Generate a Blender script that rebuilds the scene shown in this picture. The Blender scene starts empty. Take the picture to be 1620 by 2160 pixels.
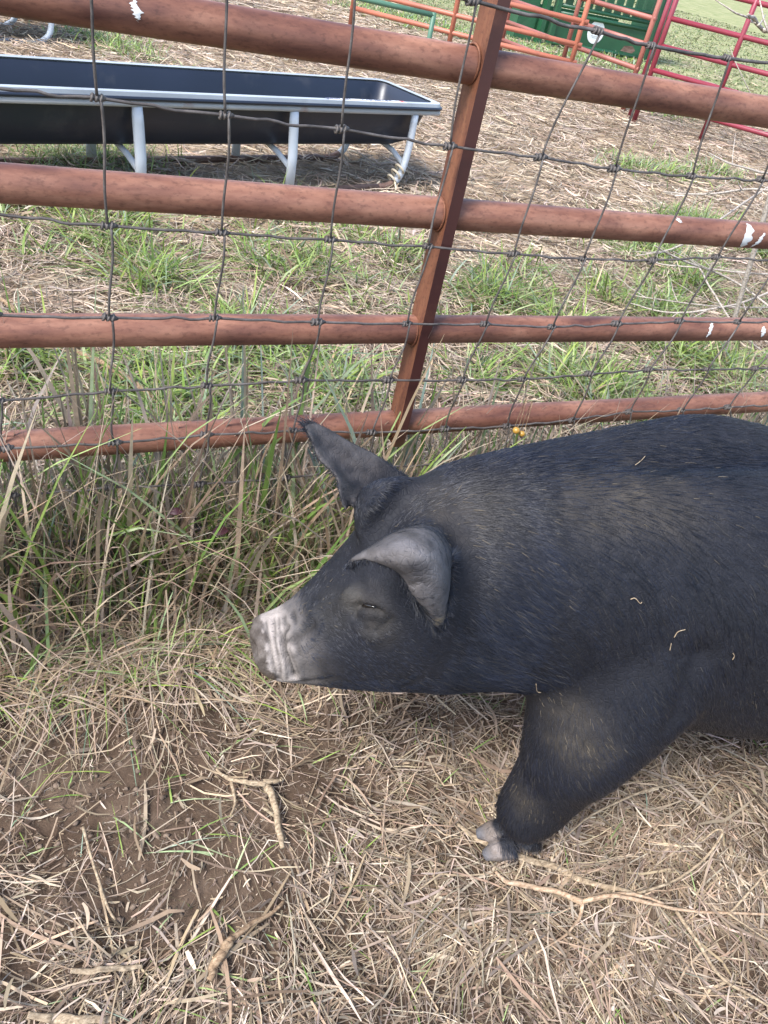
import bpy, bmesh, math, random
import numpy as np
from mathutils import Vector, Matrix
from mathutils.bvhtree import BVHTree
rng = np.random.default_rng(7); random.seed(7)
SC = bpy.context.scene; COL = SC.collection
R_ = math.radians

# ---------------------------------------------------------------- camera
H = 1.10                      # camera height above the soil
F, CX, CY = 1640.0, 810.0, 1080.0
_dn = np.array([311 - CX, 3190 - CY, F]); _dn /= np.linalg.norm(_dn)
_g = np.array([4525 - CX, 683 - CY, F]); _g /= np.linalg.norm(_g)
_g -= _g.dot(_dn) * _dn; _g /= np.linalg.norm(_g)
RM = np.array([_g, np.cross(-_dn, _g), -_dn])
CAMP = np.array([0, 0, H])
cam_d = bpy.data.cameras.new('camera'); cam = bpy.data.objects.new('camera', cam_d); COL.objects.link(cam)
cam_d.sensor_fit = 'VERTICAL'; cam_d.sensor_height = 36; cam_d.lens = 36 * F / 2160
cam_d.clip_start = .02; cam_d.clip_end = 2000
M4 = Matrix.Identity(4)
for i in range(3):
    M4[i][0] = RM[i, 0]; M4[i][1] = -RM[i, 1]; M4[i][2] = -RM[i, 2]; M4[i][3] = CAMP[i]
cam.matrix_world = M4
SC.camera = cam

def ray(u, v):
    d = RM @ np.array([u - CX, v - CY, F]); return d / np.linalg.norm(d)
def G(u, v, z=0.0):                       # point at height z
    d = ray(u, v); return CAMP + d * (z - H) / d[2]
def P(u, v, Y):                           # point in the upright plane y = Y
    d = ray(u, v); return CAMP + d * Y / d[1]
def proj(p):
    q = (np.atleast_2d(p) - CAMP) @ RM
    return np.stack([CX + F * q[:, 0] / q[:, 2], CY + F * q[:, 1] / q[:, 2], q[:, 2]], 1)

# ---------------------------------------------------------------- sky, sun, exposure
SUN_EL, SUN_AZ = R_(52), R_(-112)          # azimuth measured from +Y towards +X
world = bpy.data.worlds.new('World'); SC.world = world; world.use_nodes = True
nt = world.node_tree; bg = nt.nodes['Background']
sky = nt.nodes.new('ShaderNodeTexSky'); sky.sky_type = 'NISHITA'; sky.sun_disc = False
sky.sun_elevation = SUN_EL; sky.sun_rotation = SUN_AZ; sky.dust_density = 1.5; sky.air_density = 1.0; sky.ozone_density = 1.0
nt.links.new(sky.outputs[0], bg.inputs[0]); bg.inputs[1].default_value = 0.15
sl = bpy.data.lights.new('sun', 'SUN'); sl.energy = 2.3; sl.angle = R_(20); sl.color = (1.0, .985, .97)
sun = bpy.data.objects.new('sun', sl); COL.objects.link(sun)
_sd = Vector((math.sin(SUN_AZ) * math.cos(SUN_EL), math.cos(SUN_AZ) * math.cos(SUN_EL), math.sin(SUN_EL)))
sun.rotation_euler = (-_sd).to_track_quat('-Z', 'Y').to_euler(); sun.location = _sd * 20
vs = SC.view_settings
vs.view_transform = 'Standard'; vs.look = 'None'; vs.exposure = 1.58; vs.gamma = 1.0; vs.use_curve_mapping = False

# ---------------------------------------------------------------- helpers
def tag(o, label=None, cat=None, group=None, kind=None):
    if label: o['label'] = label
    if cat: o['category'] = cat
    if group: o['group'] = group
    if kind: o['kind'] = kind
    return o
def empty(name, loc=(0, 0, 0)):
    o = bpy.data.objects.new(name, None); o.location = loc; o.empty_display_size = .05; COL.objects.link(o); return o
def link(name, me, mat=None, parent=None):
    o = bpy.data.objects.new(name, me); COL.objects.link(o)
    if mat and not me.materials: me.materials.append(mat)
    if parent:
        o.parent = parent; o.matrix_parent_inverse = Matrix.Translation(-Vector(parent.location)) if parent.parent is None else Matrix.Identity(4)
        if parent.parent is not None:
            g = parent.parent; o.matrix_parent_inverse = Matrix.Identity(4)
    return o
class MB:
    """collects world-space shapes for one mesh"""
    def __init__(s): s.v = []; s.f = []
    def add(s, v, f):
        b = len(s.v); s.v += [tuple(map(float, p)) for p in v]; s.f += [[b + i for i in q] for q in f]; return s
    def box(s, c, sx, sy, sz, ex=(1, 0, 0), ey=(0, 1, 0), ez=(0, 0, 1)):
        c, ex, ey, ez = map(np.array, (c, ex, ey, ez)); v = []
        for k in (-1, 1):
            for j in (-1, 1):
                for i in (-1, 1): v.append(c + ex * i * sx / 2 + ey * j * sy / 2 + ez * k * sz / 2)
        return s.add(v, [(0, 2, 3, 1), (4, 5, 7, 6), (0, 1, 5, 4), (2, 6, 7, 3), (0, 4, 6, 2), (1, 3, 7, 5)])
    def tube(s, pts, r, n=10, cap=True, squash=1.0):
        pts = [np.array(p, float) for p in pts]; m = len(pts)
        rr = [r] * m if np.isscalar(r) else list(r)
        t0 = pts[1] - pts[0]; t0 /= np.linalg.norm(t0)
        up = np.array([0, 0, 1.]) if abs(t0[2]) < .9 else np.array([0, 1., 0])
        u = np.cross(t0, up); u /= np.linalg.norm(u); v = []
        for i, p in enumerate(pts):
            t = pts[min(i + 1, m - 1)] - pts[max(i - 1, 0)]; t /= (np.linalg.norm(t) + 1e-12)
            u = u - u.dot(t) * t; u /= (np.linalg.norm(u) + 1e-12); w = np.cross(t, u)
            for k in range(n):
                a = 2 * math.pi * k / n; v.append(p + rr[i] * (u * math.cos(a) + w * math.sin(a) * squash))
        f = [(i * n + k, i * n + (k + 1) % n, (i + 1) * n + (k + 1) % n, (i + 1) * n + k) for i in range(m - 1) for k in range(n)]
        if cap: f += [tuple(range(n - 1, -1, -1)), tuple(range((m - 1) * n, m * n))]
        return s.add(v, f)
    def build(s, name, mat, parent=None, smooth=True, origin=None):
        me = bpy.data.meshes.new(name); v = s.v
        root = parent
        off = np.zeros(3)
        while root is not None and root.parent is not None: root = root.parent
        if root is not None: off = np.array(root.location)
        elif origin is not None: off = np.array(origin, float)
        me.from_pydata([tuple(np.array(p) - off) for p in v], [], s.f); me.update()
        if smooth: me.polygons.foreach_set('use_smooth', [True] * len(me.polygons))
        me.materials.append(mat)
        o = bpy.data.objects.new(name, me); COL.objects.link(o)
        if parent is not None: o.parent = parent
        elif origin is not None: o.location = origin
        if smooth == 'auto': pass
        return o
def sharp(o, deg=40):
    me = o.data; bm = bmesh.new(); bm.from_mesh(me)
    for e in bm.edges:
        if len(e.link_faces) == 2 and e.calc_face_angle(0) > R_(deg): e.smooth = False
    bm.to_mesh(me); bm.free(); return o
def spline(pts, n):
    """Catmull-Rom through points"""
    p = np.array(pts, float); m = len(p); out = []
    q = np.vstack([2 * p[0] - p[1], p, 2 * p[-1] - p[-2]])
    for t in np.linspace(0, m - 1, n):
        i = min(int(t), m - 2); f = t - i; a, b, c, d = q[i:i + 4]
        out.append(.5 * (2 * b + (c - a) * f + (2 * a - 5 * b + 4 * c - d) * f * f + (3 * b - a - 3 * c + d) * f ** 3))
    return np.array(out)
def _h(ix, iy, s):
    n = (ix.astype(np.int64) * 374761393 + iy.astype(np.int64) * 668265263 + s * 974634777) & 0xffffffff
    n = ((n ^ (n >> 13)) * 1274126177) & 0xffffffff
    return ((n ^ (n >> 16)) & 0xffff) / 65535.0
def vnoise(x, y, s=0):
    x = np.asarray(x, float); y = np.asarray(y, float)
    ix = np.floor(x); iy = np.floor(y); fx = x - ix; fy = y - iy
    fx = fx * fx * (3 - 2 * fx); fy = fy * fy * (3 - 2 * fy)
    a = _h(ix, iy, s); b = _h(ix + 1, iy, s); c = _h(ix, iy + 1, s); d = _h(ix + 1, iy + 1, s)
    return a + (b - a) * fx + (c - a) * fy + (a - b - c + d) * fx * fy
def fbm(x, y, s=0, o=3):
    t = 0; a = .5; n = 0
    for k in range(o): t = t + a * vnoise(x * 2 ** k + 17.3 * k, y * 2 ** k - 9.1 * k, s + k); n += a; a *= .5
    return t / n
def smooth01(t): t = np.clip(t, 0, 1); return t * t * (3 - 2 * t)
def hgt(x, y):
    x = np.asarray(x, float); y = np.asarray(y, float); r = np.hypot(x, y)
    near = 1 - smooth01((r - 2) / 8)
    h = .030 * (fbm(x * 3.1, y * 3.1, 3) - .5) + near * (.036 * (fbm((x * .87 - y * .5) * 11, (y * .87 + x * .5) * 11, 11) - .5) + .016 * (fbm((x * .8 + y * .6) * 30, (y * .8 - x * .6) * 30, 23, 2) - .5))
    h = h + .10 * (fbm(x * .35, y * .35, 5, 2) - .5) * smooth01((r - 2.5) / 6)
    h = h + .9 * smooth01((r - 30) / 90)
    return h

# ---------------------------------------------------------------- materials
def mat(name):
    m = bpy.data.materials.new(name); m.use_nodes = True; n = m.node_tree
    return m, n, n.nodes['Principled BSDF'], n.links.new
def node(n, t, **kw):
    k = n.nodes.new(t)
    for a, b in kw.items(): setattr(k, a, b)
    return k
def noise(n, scale, detail=4, rough=.6, vec=None):
    k = node(n, 'ShaderNodeTexNoise'); k.inputs['Scale'].default_value = scale; k.inputs['Detail'].default_value = detail; k.inputs['Roughness'].default_value = rough
    if vec is not None: n.links.new(vec, k.inputs['Vector'])
    return k.outputs['Fac']
def coords(n, scale=(1, 1, 1), kind='Object', loc=(0, 0, 0)):
    tc = node(n, 'ShaderNodeTexCoord'); mp = node(n, 'ShaderNodeMapping'); mp.inputs['Scale'].default_value = scale; mp.inputs['Location'].default_value = loc
    n.links.new(tc.outputs[kind], mp.inputs[0]); return mp.outputs[0]
def ramp(n, fac, stops):
    k = node(n, 'ShaderNodeValToRGB'); e = k.color_ramp.elements
    while len(e) < len(stops): e.new(.5)
    for a, (p, c) in zip(e, stops): a.position = p; a.color = (*c, 1) if len(c) == 3 else c
    n.links.new(fac, k.inputs[0]); return k.outputs[0]
def mixc(n, fac, a, b, mode='MIX'):
    k = node(n, 'ShaderNodeMix', data_type='RGBA', blend_type=mode)
    for s, x in ((0, fac), (6, a), (7, b)):
        if isinstance(x, (int, float)): k.inputs[s].default_value = x
        elif isinstance(x, tuple): k.inputs[s].default_value = (*x, 1)
        else: n.links.new(x, k.inputs[s])
    return k.outputs[2]
def bump(n, fac, strength, dist, bsdf):
    k = node(n, 'ShaderNodeBump'); k.inputs['Strength'].default_value = strength; k.inputs['Distance'].default_value = dist
    n.links.new(fac, k.inputs['Height']); n.links.new(k.outputs[0], bsdf.inputs['Normal'])
def rusty(name, a, b, c, streak=(5, 60, 60), spots=0.5, rough=.62):
    m, n, p, L = mat(name); v = coords(n, streak)
    base = ramp(n, noise(n, 1.0, 6, .65, v), [(.30, a), (.5, b), (.68, c)])
    sp = ramp(n, noise(n, 1, 4, .65, coords(n, (90, 170, 170))), [(.52, (0, 0, 0)), (.66, (1, 1, 1))])
    k = node(n, 'ShaderNodeMath', operation='MULTIPLY'); L(sp, k.inputs[0]); k.inputs[1].default_value = spots
    L(mixc(n, k.outputs[0], base, tuple(x * .35 for x in a)), p.inputs['Base Color'])
    p.inputs['Roughness'].default_value = rough; p.inputs['Specular IOR Level'].default_value = .35
    bump(n, noise(n, 160, 4, .7, coords(n)), .25, .001, p); return m
def painted(name, col, wear=(.2, .12, .08), amt=.4, rough=.45):
    m, n, p, L = mat(name); v = coords(n)
    w = ramp(n, noise(n, 6, 6, .7, v), [(.56, (0, 0, 0)), (.72, (1, 1, 1))])
    k = node(n, 'ShaderNodeMath', operation='MULTIPLY'); L(w, k.inputs[0]); k.inputs[1].default_value = amt
    sh = ramp(n, noise(n, 2.3, 3, .5, v), [(.3, tuple(x * .8 for x in col)), (.7, tuple(min(1, x * 1.15) for x in col))])
    L(mixc(n, k.outputs[0], sh, wear), p.inputs['Base Color']); p.inputs['Roughness'].default_value = rough
    bump(n, noise(n, 60, 3, .6, v), .12, .002, p); return m
def blade_mat(name, trans=.25, rough=.6, spec=.25):
    m, n, p, L = mat(name)
    a = node(n, 'ShaderNodeVertexColor'); a.layer_name = 'Col'
    c = mixc(n, .35, a.outputs[0], mixc(n, 1.0, a.outputs[0], ramp(n, noise(n, 70, 3, .6, coords(n)), [(.3, (.45, .45, .45)), (.7, (1.35, 1.3, 1.2))]), 'MULTIPLY'))
    L(c, p.inputs['Base Color']); p.inputs['Roughness'].default_value = rough; p.inputs['Specular IOR Level'].default_value = spec
    t = node(n, 'ShaderNodeBsdfTranslucent'); L(c, t.inputs[0]); mx = node(n, 'ShaderNodeMixShader'); mx.inputs[0].default_value = trans
    L(p.outputs[0], mx.inputs[1]); L(t.outputs[0], mx.inputs[2]); L(mx.outputs[0], n.nodes['Material Output'].inputs[0]); return m

M = {}
M['rust'] = rusty('rusted_pipe', (.090, .035, .026), (.200, .086, .055), (.32, .155, .100), streak=(6, 24, 24), spots=.38, rough=.50)
M['rust_bar'] = rusty('rusted_bar', (.085, .028, .020), (.155, .058, .030), (.21, .088, .044), streak=(40, 40, 6), spots=.4)
M['primer'] = painted('dark_red_primer', (.062, .020, .016), (.14, .056, .032), .85)
M['wire'] = rusty('weathered_wire', (.035, .030, .028), (.075, .064, .058), (.13, .115, .105), streak=(30, 30, 30), spots=.3, rough=.5)
M['galv'] = painted('galvanized_tube', (.50, .53, .56), (.30, .27, .24), .5, .42)
M['galv_rust'] = painted('stained_galvanized_rail', (.36, .36, .36), (.26, .11, .05), .75, .5)
M['skid'] = rusty('rusty_skid', (.07, .035, .025), (.17, .10, .075), (.26, .17, .13), streak=(6, 6, 30), spots=.4)
M['poly'] = painted('black_poly', (.012, .016, .028), (.05, .05, .055), .5, .38)
M['rimtop'] = painted('weathered_rim', (.30, .32, .335), (.10, .11, .12), .35, .5)
M['orange'] = painted('faded_orange_paint', (.38, .125, .075), (.22, .085, .055), .8, .5)
M['brick_red'] = painted('faded_red_paint', (.28, .095, .070), (.33, .14, .10), .7, .5)
M['maroon'] = painted('maroon_paint', (.20, .026, .040), (.26, .07, .07), .4, .38)
M['green'] = painted('green_paint', (.013, .070, .030), (.04, .085, .055), .5, .4)
M['greenlight'] = painted('sunbleached_green', (.06, .14, .09), (.12, .18, .13), .5, .5)
M['white'] = painted('white_print', (.72, .72, .70), (.5, .48, .45), .3, .5)
M['ink'] = painted('dark_ink', (.03, .03, .04), (.08, .08, .08), .3, .5)
M['navy'] = painted('navy_ink', (.025, .032, .10), (.06, .07, .14), .3, .5)
M['redink'] = painted('red_ink', (.45, .06, .04), (.4, .2, .2), .3, .5)
M['dropping'] = painted('bird_dropping', (.74, .72, .68), (.42, .38, .34), .45, .8)
M['rope'] = painted('frayed_twine', (.55, .47, .34), (.35, .28, .2), .5, .9)
M['bark'] = rusty('dry_bark', (.10, .060, .035), (.22, .145, .085), (.36, .26, .165), streak=(120, 240, 240), spots=.6, rough=.9)
M['palewood'] = rusty('peeled_wood', (.13, .090, .055), (.28, .21, .135), (.44, .35, .24), streak=(120, 240, 240), spots=.6, rough=.85)
M['twig'] = rusty('grey_twig', (.19, .15, .12), (.36, .31, .26), (.50, .45, .39), streak=(120, 240, 240), spots=.6, rough=.85)
M['orangewood'] = rusty('orange_split_wood', (.20, .12, .07), (.34, .235, .15), (.44, .35, .25), streak=(120, 240, 240), spots=.6, rough=.85)
M['berry'] = painted('yellow_berry', (.36, .20, .035), (.25, .16, .05), .5, .35)
M['leafred'] = painted('dark_red_leaf', (.040, .008, .010), (.07, .02, .018), .4, .4)
M['straw'] = blade_mat('straw', .12, .7, .15)
M['grass'] = blade_mat('grass', .28, .5, .35)

# soil with far pasture colour (a property of where grass grows)
m, n, p, L = mat('soil'); v = coords(n)
soil = ramp(n, noise(n, 9, 8, .7, v), [(.28, (.048, .031, .021)), (.5, (.090, .061, .042)), (.72, (.16, .116, .084))])
litter = ramp(n, noise(n, 34, 8, .75, coords(n, (1, 1, 1))), [(.3, (.16, .11, .07)), (.5, (.33, .25, .165)), (.7, (.50, .40, .28))])
past = ramp(n, noise(n, 1.1, 8, .72, coords(n, (1, 2.6, 1))), [(.30, (.115, .145, .055)), (.46, (.20, .215, .095)), (.58, (.29, .275, .145)), (.75, (.36, .33, .21))])
at1 = node(n, 'ShaderNodeVertexColor'); at1.layer_name = 'Cover'; sp = node(n, 'ShaderNodeSeparateColor'); L(at1.outputs[0], sp.inputs[0])
c = mixc(n, sp.outputs[0], soil, litter); c = mixc(n, sp.outputs[1], c, past)
L(c, p.inputs['Base Color']); p.inputs['Roughness'].default_value = .95; p.inputs['Specular IOR Level'].default_value = .1
bump(n, noise(n, 130, 8, .75, v), .7, .006, p); M['soil'] = m

# ---------------------------------------------------------------- ground (one sheet to the horizon)
FENCE_Y, GATE_Y = 1.07, 1.115
def pasture_mask(x, y):        # 1 where the far pasture takes over from trampled straw
    x = np.asarray(x, float); y = np.asarray(y, float)
    d = (x - 5.4) * .62 + (y - 6.0) * .40 + 1.1 * (fbm(x * .8, y * .8, 61) - .5) * 2
    return smooth01((d - .5) / 2.2)
def ground_sheet():
    N = 440; t = np.linspace(-1, 1, N); b = 8.2
    ax = np.sinh(b * t) / math.sinh(b) * 420; ay = np.sinh(b * t) / math.sinh(b) * 420
    # even near field, growing outwards
    X, Y = np.meshgrid(ax + .75, ay + .75, indexing='ij')
    Z = hgt(X, Y)
    me = bpy.data.meshes.new('ground'); nv = N * N
    me.vertices.add(nv); me.vertices.foreach_set('co', np.stack([X, Y, Z], -1).astype(np.float32).ravel())
    i = np.arange((N - 1))[:, None] * N + np.arange(N - 1)[None, :]
    q = np.stack([i, i + N, i + N + 1, i + 1], -1).reshape(-1, 4)
    me.loops.add(q.size); me.polygons.add(len(q)); me.loops.foreach_set('vertex_index', q.ravel().astype(np.int32))
    me.polygons.foreach_set('loop_start', np.arange(0, q.size, 4, dtype=np.int32)); me.polygons.foreach_set('use_smooth', np.ones(len(q), bool))
    me.update()
    r = np.hypot(X, Y)
    past = pasture_mask(X, Y)
    past = np.where(r > 14, 1, past)
    lit = np.clip(smooth01((Y - 1.3) / 2.0) * (.45 + .9 * fbm(X * 1.5, Y * 1.5, 71)), 0, 1)
    ca = me.color_attributes.new('Cover', 'FLOAT_COLOR', 'POINT')
    ca.data.foreach_set('color', np.stack([lit, past, 0 * lit, 0 * lit + 1], -1).astype(np.float32).ravel())
    o = link('ground', me, M['soil']); return tag(o, 'trampled brown soil running out into pasture', 'ground', kind='structure')
ground_sheet()

# ---------------------------------------------------------------- rusty pipe gate
gate = empty('pipe_gate', (.63, GATE_Y, 0))
tag(gate, 'rusty red-brown tubular pipe gate standing behind the wire fence', 'gate')
RAIL_Z = [.342, .535, .738, .950, 1.165]; RR = .0245; BAR_X = .632
for k, z in enumerate(RAIL_Z):
    b = MB(); n = 40; xs = np.linspace(-1.2, 3.4, n)
    b.tube([(x, GATE_Y, z + .0035 * math.sin(x * 1.3 + k)) for x in xs], RR, 24); o = b.build('rail', M['rust'], gate)
bar = MB()
bar.box((BAR_X, GATE_Y - .008, .76), .020, .046, .90)
o = bar.build('upright_bar', M['rust_bar'], gate, smooth=False)
o.data.materials.append(M['primer'])
for pl in o.data.polygons:
    if pl.normal.y < -.5: pl.material_index = 1
for xx in (-1.2, 3.4):
    b = MB(); b.tube([(xx, GATE_Y, .30), (xx, GATE_Y, 1.19)], RR, 20); b.build('end_post', M['rust'], gate)
# weld beads where the rails meet the bar
for z in RAIL_Z[:4]:
    for sx in (-1, 1):
        b = MB(); pts = [(BAR_X + sx * .0125, GATE_Y + (RR + .001) * math.cos(a), z + (RR + .001) * math.sin(a)) for a in np.linspace(0, 2 * math.pi, 25)]
        b.tube(pts, .0017, 6, cap=False); b.build('weld', M['rust_bar'], gate)
def dropping(px, rail, th0, th1, wid, skew=0.0, seed=0):
    """dried splash lying on a rail, following its curve"""
    z = RAIL_Z[rail]; x0 = P(px, {1: 697, 2: 498, 3: 30}[rail], GATE_Y - RR)[0]
    r2 = np.random.default_rng(seed); n = 16; V = []; Fc = []
    for i in range(n):
        t = i / (n - 1); a = R_(th0 + (th1 - th0) * t); w = wid * (math.sin(math.pi * min(1, t * 1.05 + .04)) ** .6) * (.7 + .6 * r2.random())
        xc = x0 + skew * (t - .5) + .0015 * r2.normal()
        for s in (-.5, -.17, .17, .5):
            rr = RR + .0006 + .0012 * (1 - (2 * s) ** 2) * r2.random()
            V.append((xc + s * w, GATE_Y - rr * math.cos(a), z + .0035 * math.sin(x0 * 1.3 + rail) + rr * math.sin(a)))
    for i in range(n - 1):
        for s in range(3): Fc.append((i * 4 + s, i * 4 + s + 1, i * 4 + s + 5, i * 4 + s + 4))
    MB().add(V, Fc).build('dropping', M['dropping'], gate)

# ---------------------------------------------------------------- woven wire fence
fence = empty('wire_fence', (.6, FENCE_Y, 0)); tag(fence, 'sagging woven wire field fence stretched in front of the rusty gate', 'wire fence')
ROWS = [
 {3: (742, -62), 4: (1000, 2), 5: (1263, 66), 6: (1370, 95), 7: (1541, 125), 8: (1700, 140)},
 {0: (-60, 178), 1: (208, 206), 2: (475, 240), 3: (725, 275), 4: (953, 310), 5: (1144, 333), 6: (1299, 357), 7: (1460, 372), 8: (1607, 380)},
 {0: (-20, 452), 1: (230, 475), 2: (469, 490), 3: (698, 505), 4: (905, 520), 5: (1080, 532), 6: (1230, 545), 7: (1375, 547), 8: (1515, 543), 9: (1635, 548)},
 {0: (-10, 661), 1: (232, 667), 2: (456, 674), 3: (670, 677), 4: (862, 685), 5: (1028, 687), 6: (1166, 690), 7: (1304, 684), 8: (1440, 681), 9: (1557, 679)},
 {0: (0, 845), 1: (235, 825), 2: (438, 813), 3: (637, 803), 4: (824, 806), 5: (977, 803), 6: (1103, 800), 7: (1241, 785), 8: (1370, 780), 9: (1487, 775), 10: (1590, 774)},
 {0: (13, 945), 1: (243, 930), 2: (437, 917), 3: (618, 905), 4: (787, 915), 5: (942, 907), 6: (1073, 901), 7: (1207, 884), 8: (1329, 869), 9: (1438, 865), 10: (1535, 858)},
 {0: (27, 1048), 1: (235, 1028), 2: (421, 1017), 3: (603, 1005)},
 {0: (40, 1152), 1: (232, 1126), 2: (420, 1113), 3: (590, 1096), 4: (664, 1082)},
]
ROWS[7] = {0: (40, 1152), 1: (232, 1126), 2: (415, 1113), 3: (585, 1096)}
C0, C1 = -4, 18; NC = C1 - C0 + 1
zrow = [1.005, .846, .693, .5825 - .0, .473, .385, .29, .20, .125]
KN = np.zeros((9, NC, 3)); known = np.zeros((9, NC), bool)
for r, d in enumerate(ROWS):
    for c_, (u, v_) in d.items(): KN[r, c_ - C0] = P(u, v_, FENCE_Y); known[r, c_ - C0] = True
ref = KN[3].copy(); kc = np.where(known[3])[0]
for r in range(9):
    ks = np.where(known[r])[0]
    if len(ks) == 0:
        KN[r] = KN[r - 1] + np.array([0, 0, -.078]); KN[r, :, 0] += rng.normal(0, .003, NC); continue
    zs = KN[r, ks, 2]
    for c_ in range(NC):
        if known[r, c_]: continue
        if ks[0] < c_ < ks[-1]: KN[r, c_] = [np.interp(c_, ks, KN[r, ks, 0]), FENCE_Y, np.interp(c_, ks, zs)]
        else:
            e = ks[0] if c_ < ks[0] else ks[-1]
            KN[r, c_] = [KN[r, e, 0] + .155 * (c_ - e) + rng.normal(0, .002), FENCE_Y, KN[r, e, 2] + rng.normal(0, .003)]
KN[:, :, 1] += rng.normal(0, .004, (9, NC))
for r in range(9):
    pts = []
    for c_ in range(NC - 1):
        a, b2 = KN[r, c_], KN[r, c_ + 1]; kink = random.uniform(.35, .65); crimp = random.uniform(.25, 1.0)
        for t in np.linspace(0, 1, 13)[:-1]:
            q = a + (b2 - a) * t
            w = crimp * (.0030 * math.exp(-((t - kink) / .08) ** 2) - .0022 * math.exp(-((t - kink - .18) / .10) ** 2))
            q = q + np.array([0, 0, w - .0015 * math.sin(math.pi * t)]); pts.append(q)
    pts.append(KN[r, -1])
    MB().tube(pts, .0020 if r else .0025, 7).build('line_wire', M['wire'], fence)
for c_ in range(NC):
    for r in range(8):
        a, b2 = KN[r, c_] + [0.002, -.003, 0], KN[r + 1, c_] + [-.002, -.003, 0]
        d = random.uniform(-.004, .004); d2 = random.uniform(-.003, .003)
        pts = [a + (b2 - a) * t + np.array([d * math.sin(math.pi * t) + .0016 * math.sin(2 * math.pi * t), d2 * math.sin(math.pi * t), 0]) for t in np.linspace(0, 1, 11)]
        MB().tube(pts, .0018, 6).build('stay_wire', M['wire'], fence)
km = None
for r in range(9):
    for c_ in range(NC):
        if km is None:
            b = MB()
            for k in range(3):
                b.tube([(-.0075 + k * .005 + .0022 * math.cos(0) * 0 + .0009 * math.sin(a), .0036 * math.cos(a), .0036 * math.sin(a)) for a in np.linspace(0, 2 * math.pi, 11)], .0017, 5, cap=False)
            b.tube([(-.009, 0, 0), (-.004, 0, 0), (.004, 0, 0), (.009, 0, 0)], [.0018, .0037, .0037, .0018], 8)
            o = b.build('knot', M['wire'], None); km = o.data; o.parent = fence
        else:
            o = bpy.data.objects.new('knot', km); COL.objects.link(o); o.parent = fence
        q = KN[r, c_] - np.array(fence.location); o.location = q
        o.rotation_euler = (random.uniform(-.4, .4), random.uniform(-.15, .15), random.uniform(-.2, .2)); s = random.uniform(1.0, 1.3); o.scale = (s, s, s)
dropping(1580, 2, 70, -60, .020, -.004, 3); dropping(1606, 2, 30, -45, .010, -.016, 4)
dropping(1500, 1, 66, -25, .009, -.008, 5); dropping(1612, 1, 40, -20, .012, .006, 6)
dropping(1430, 2, 70, 45, .010, .004, 8); dropping(287, 3, 35, -15, .010, .004, 7)

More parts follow.
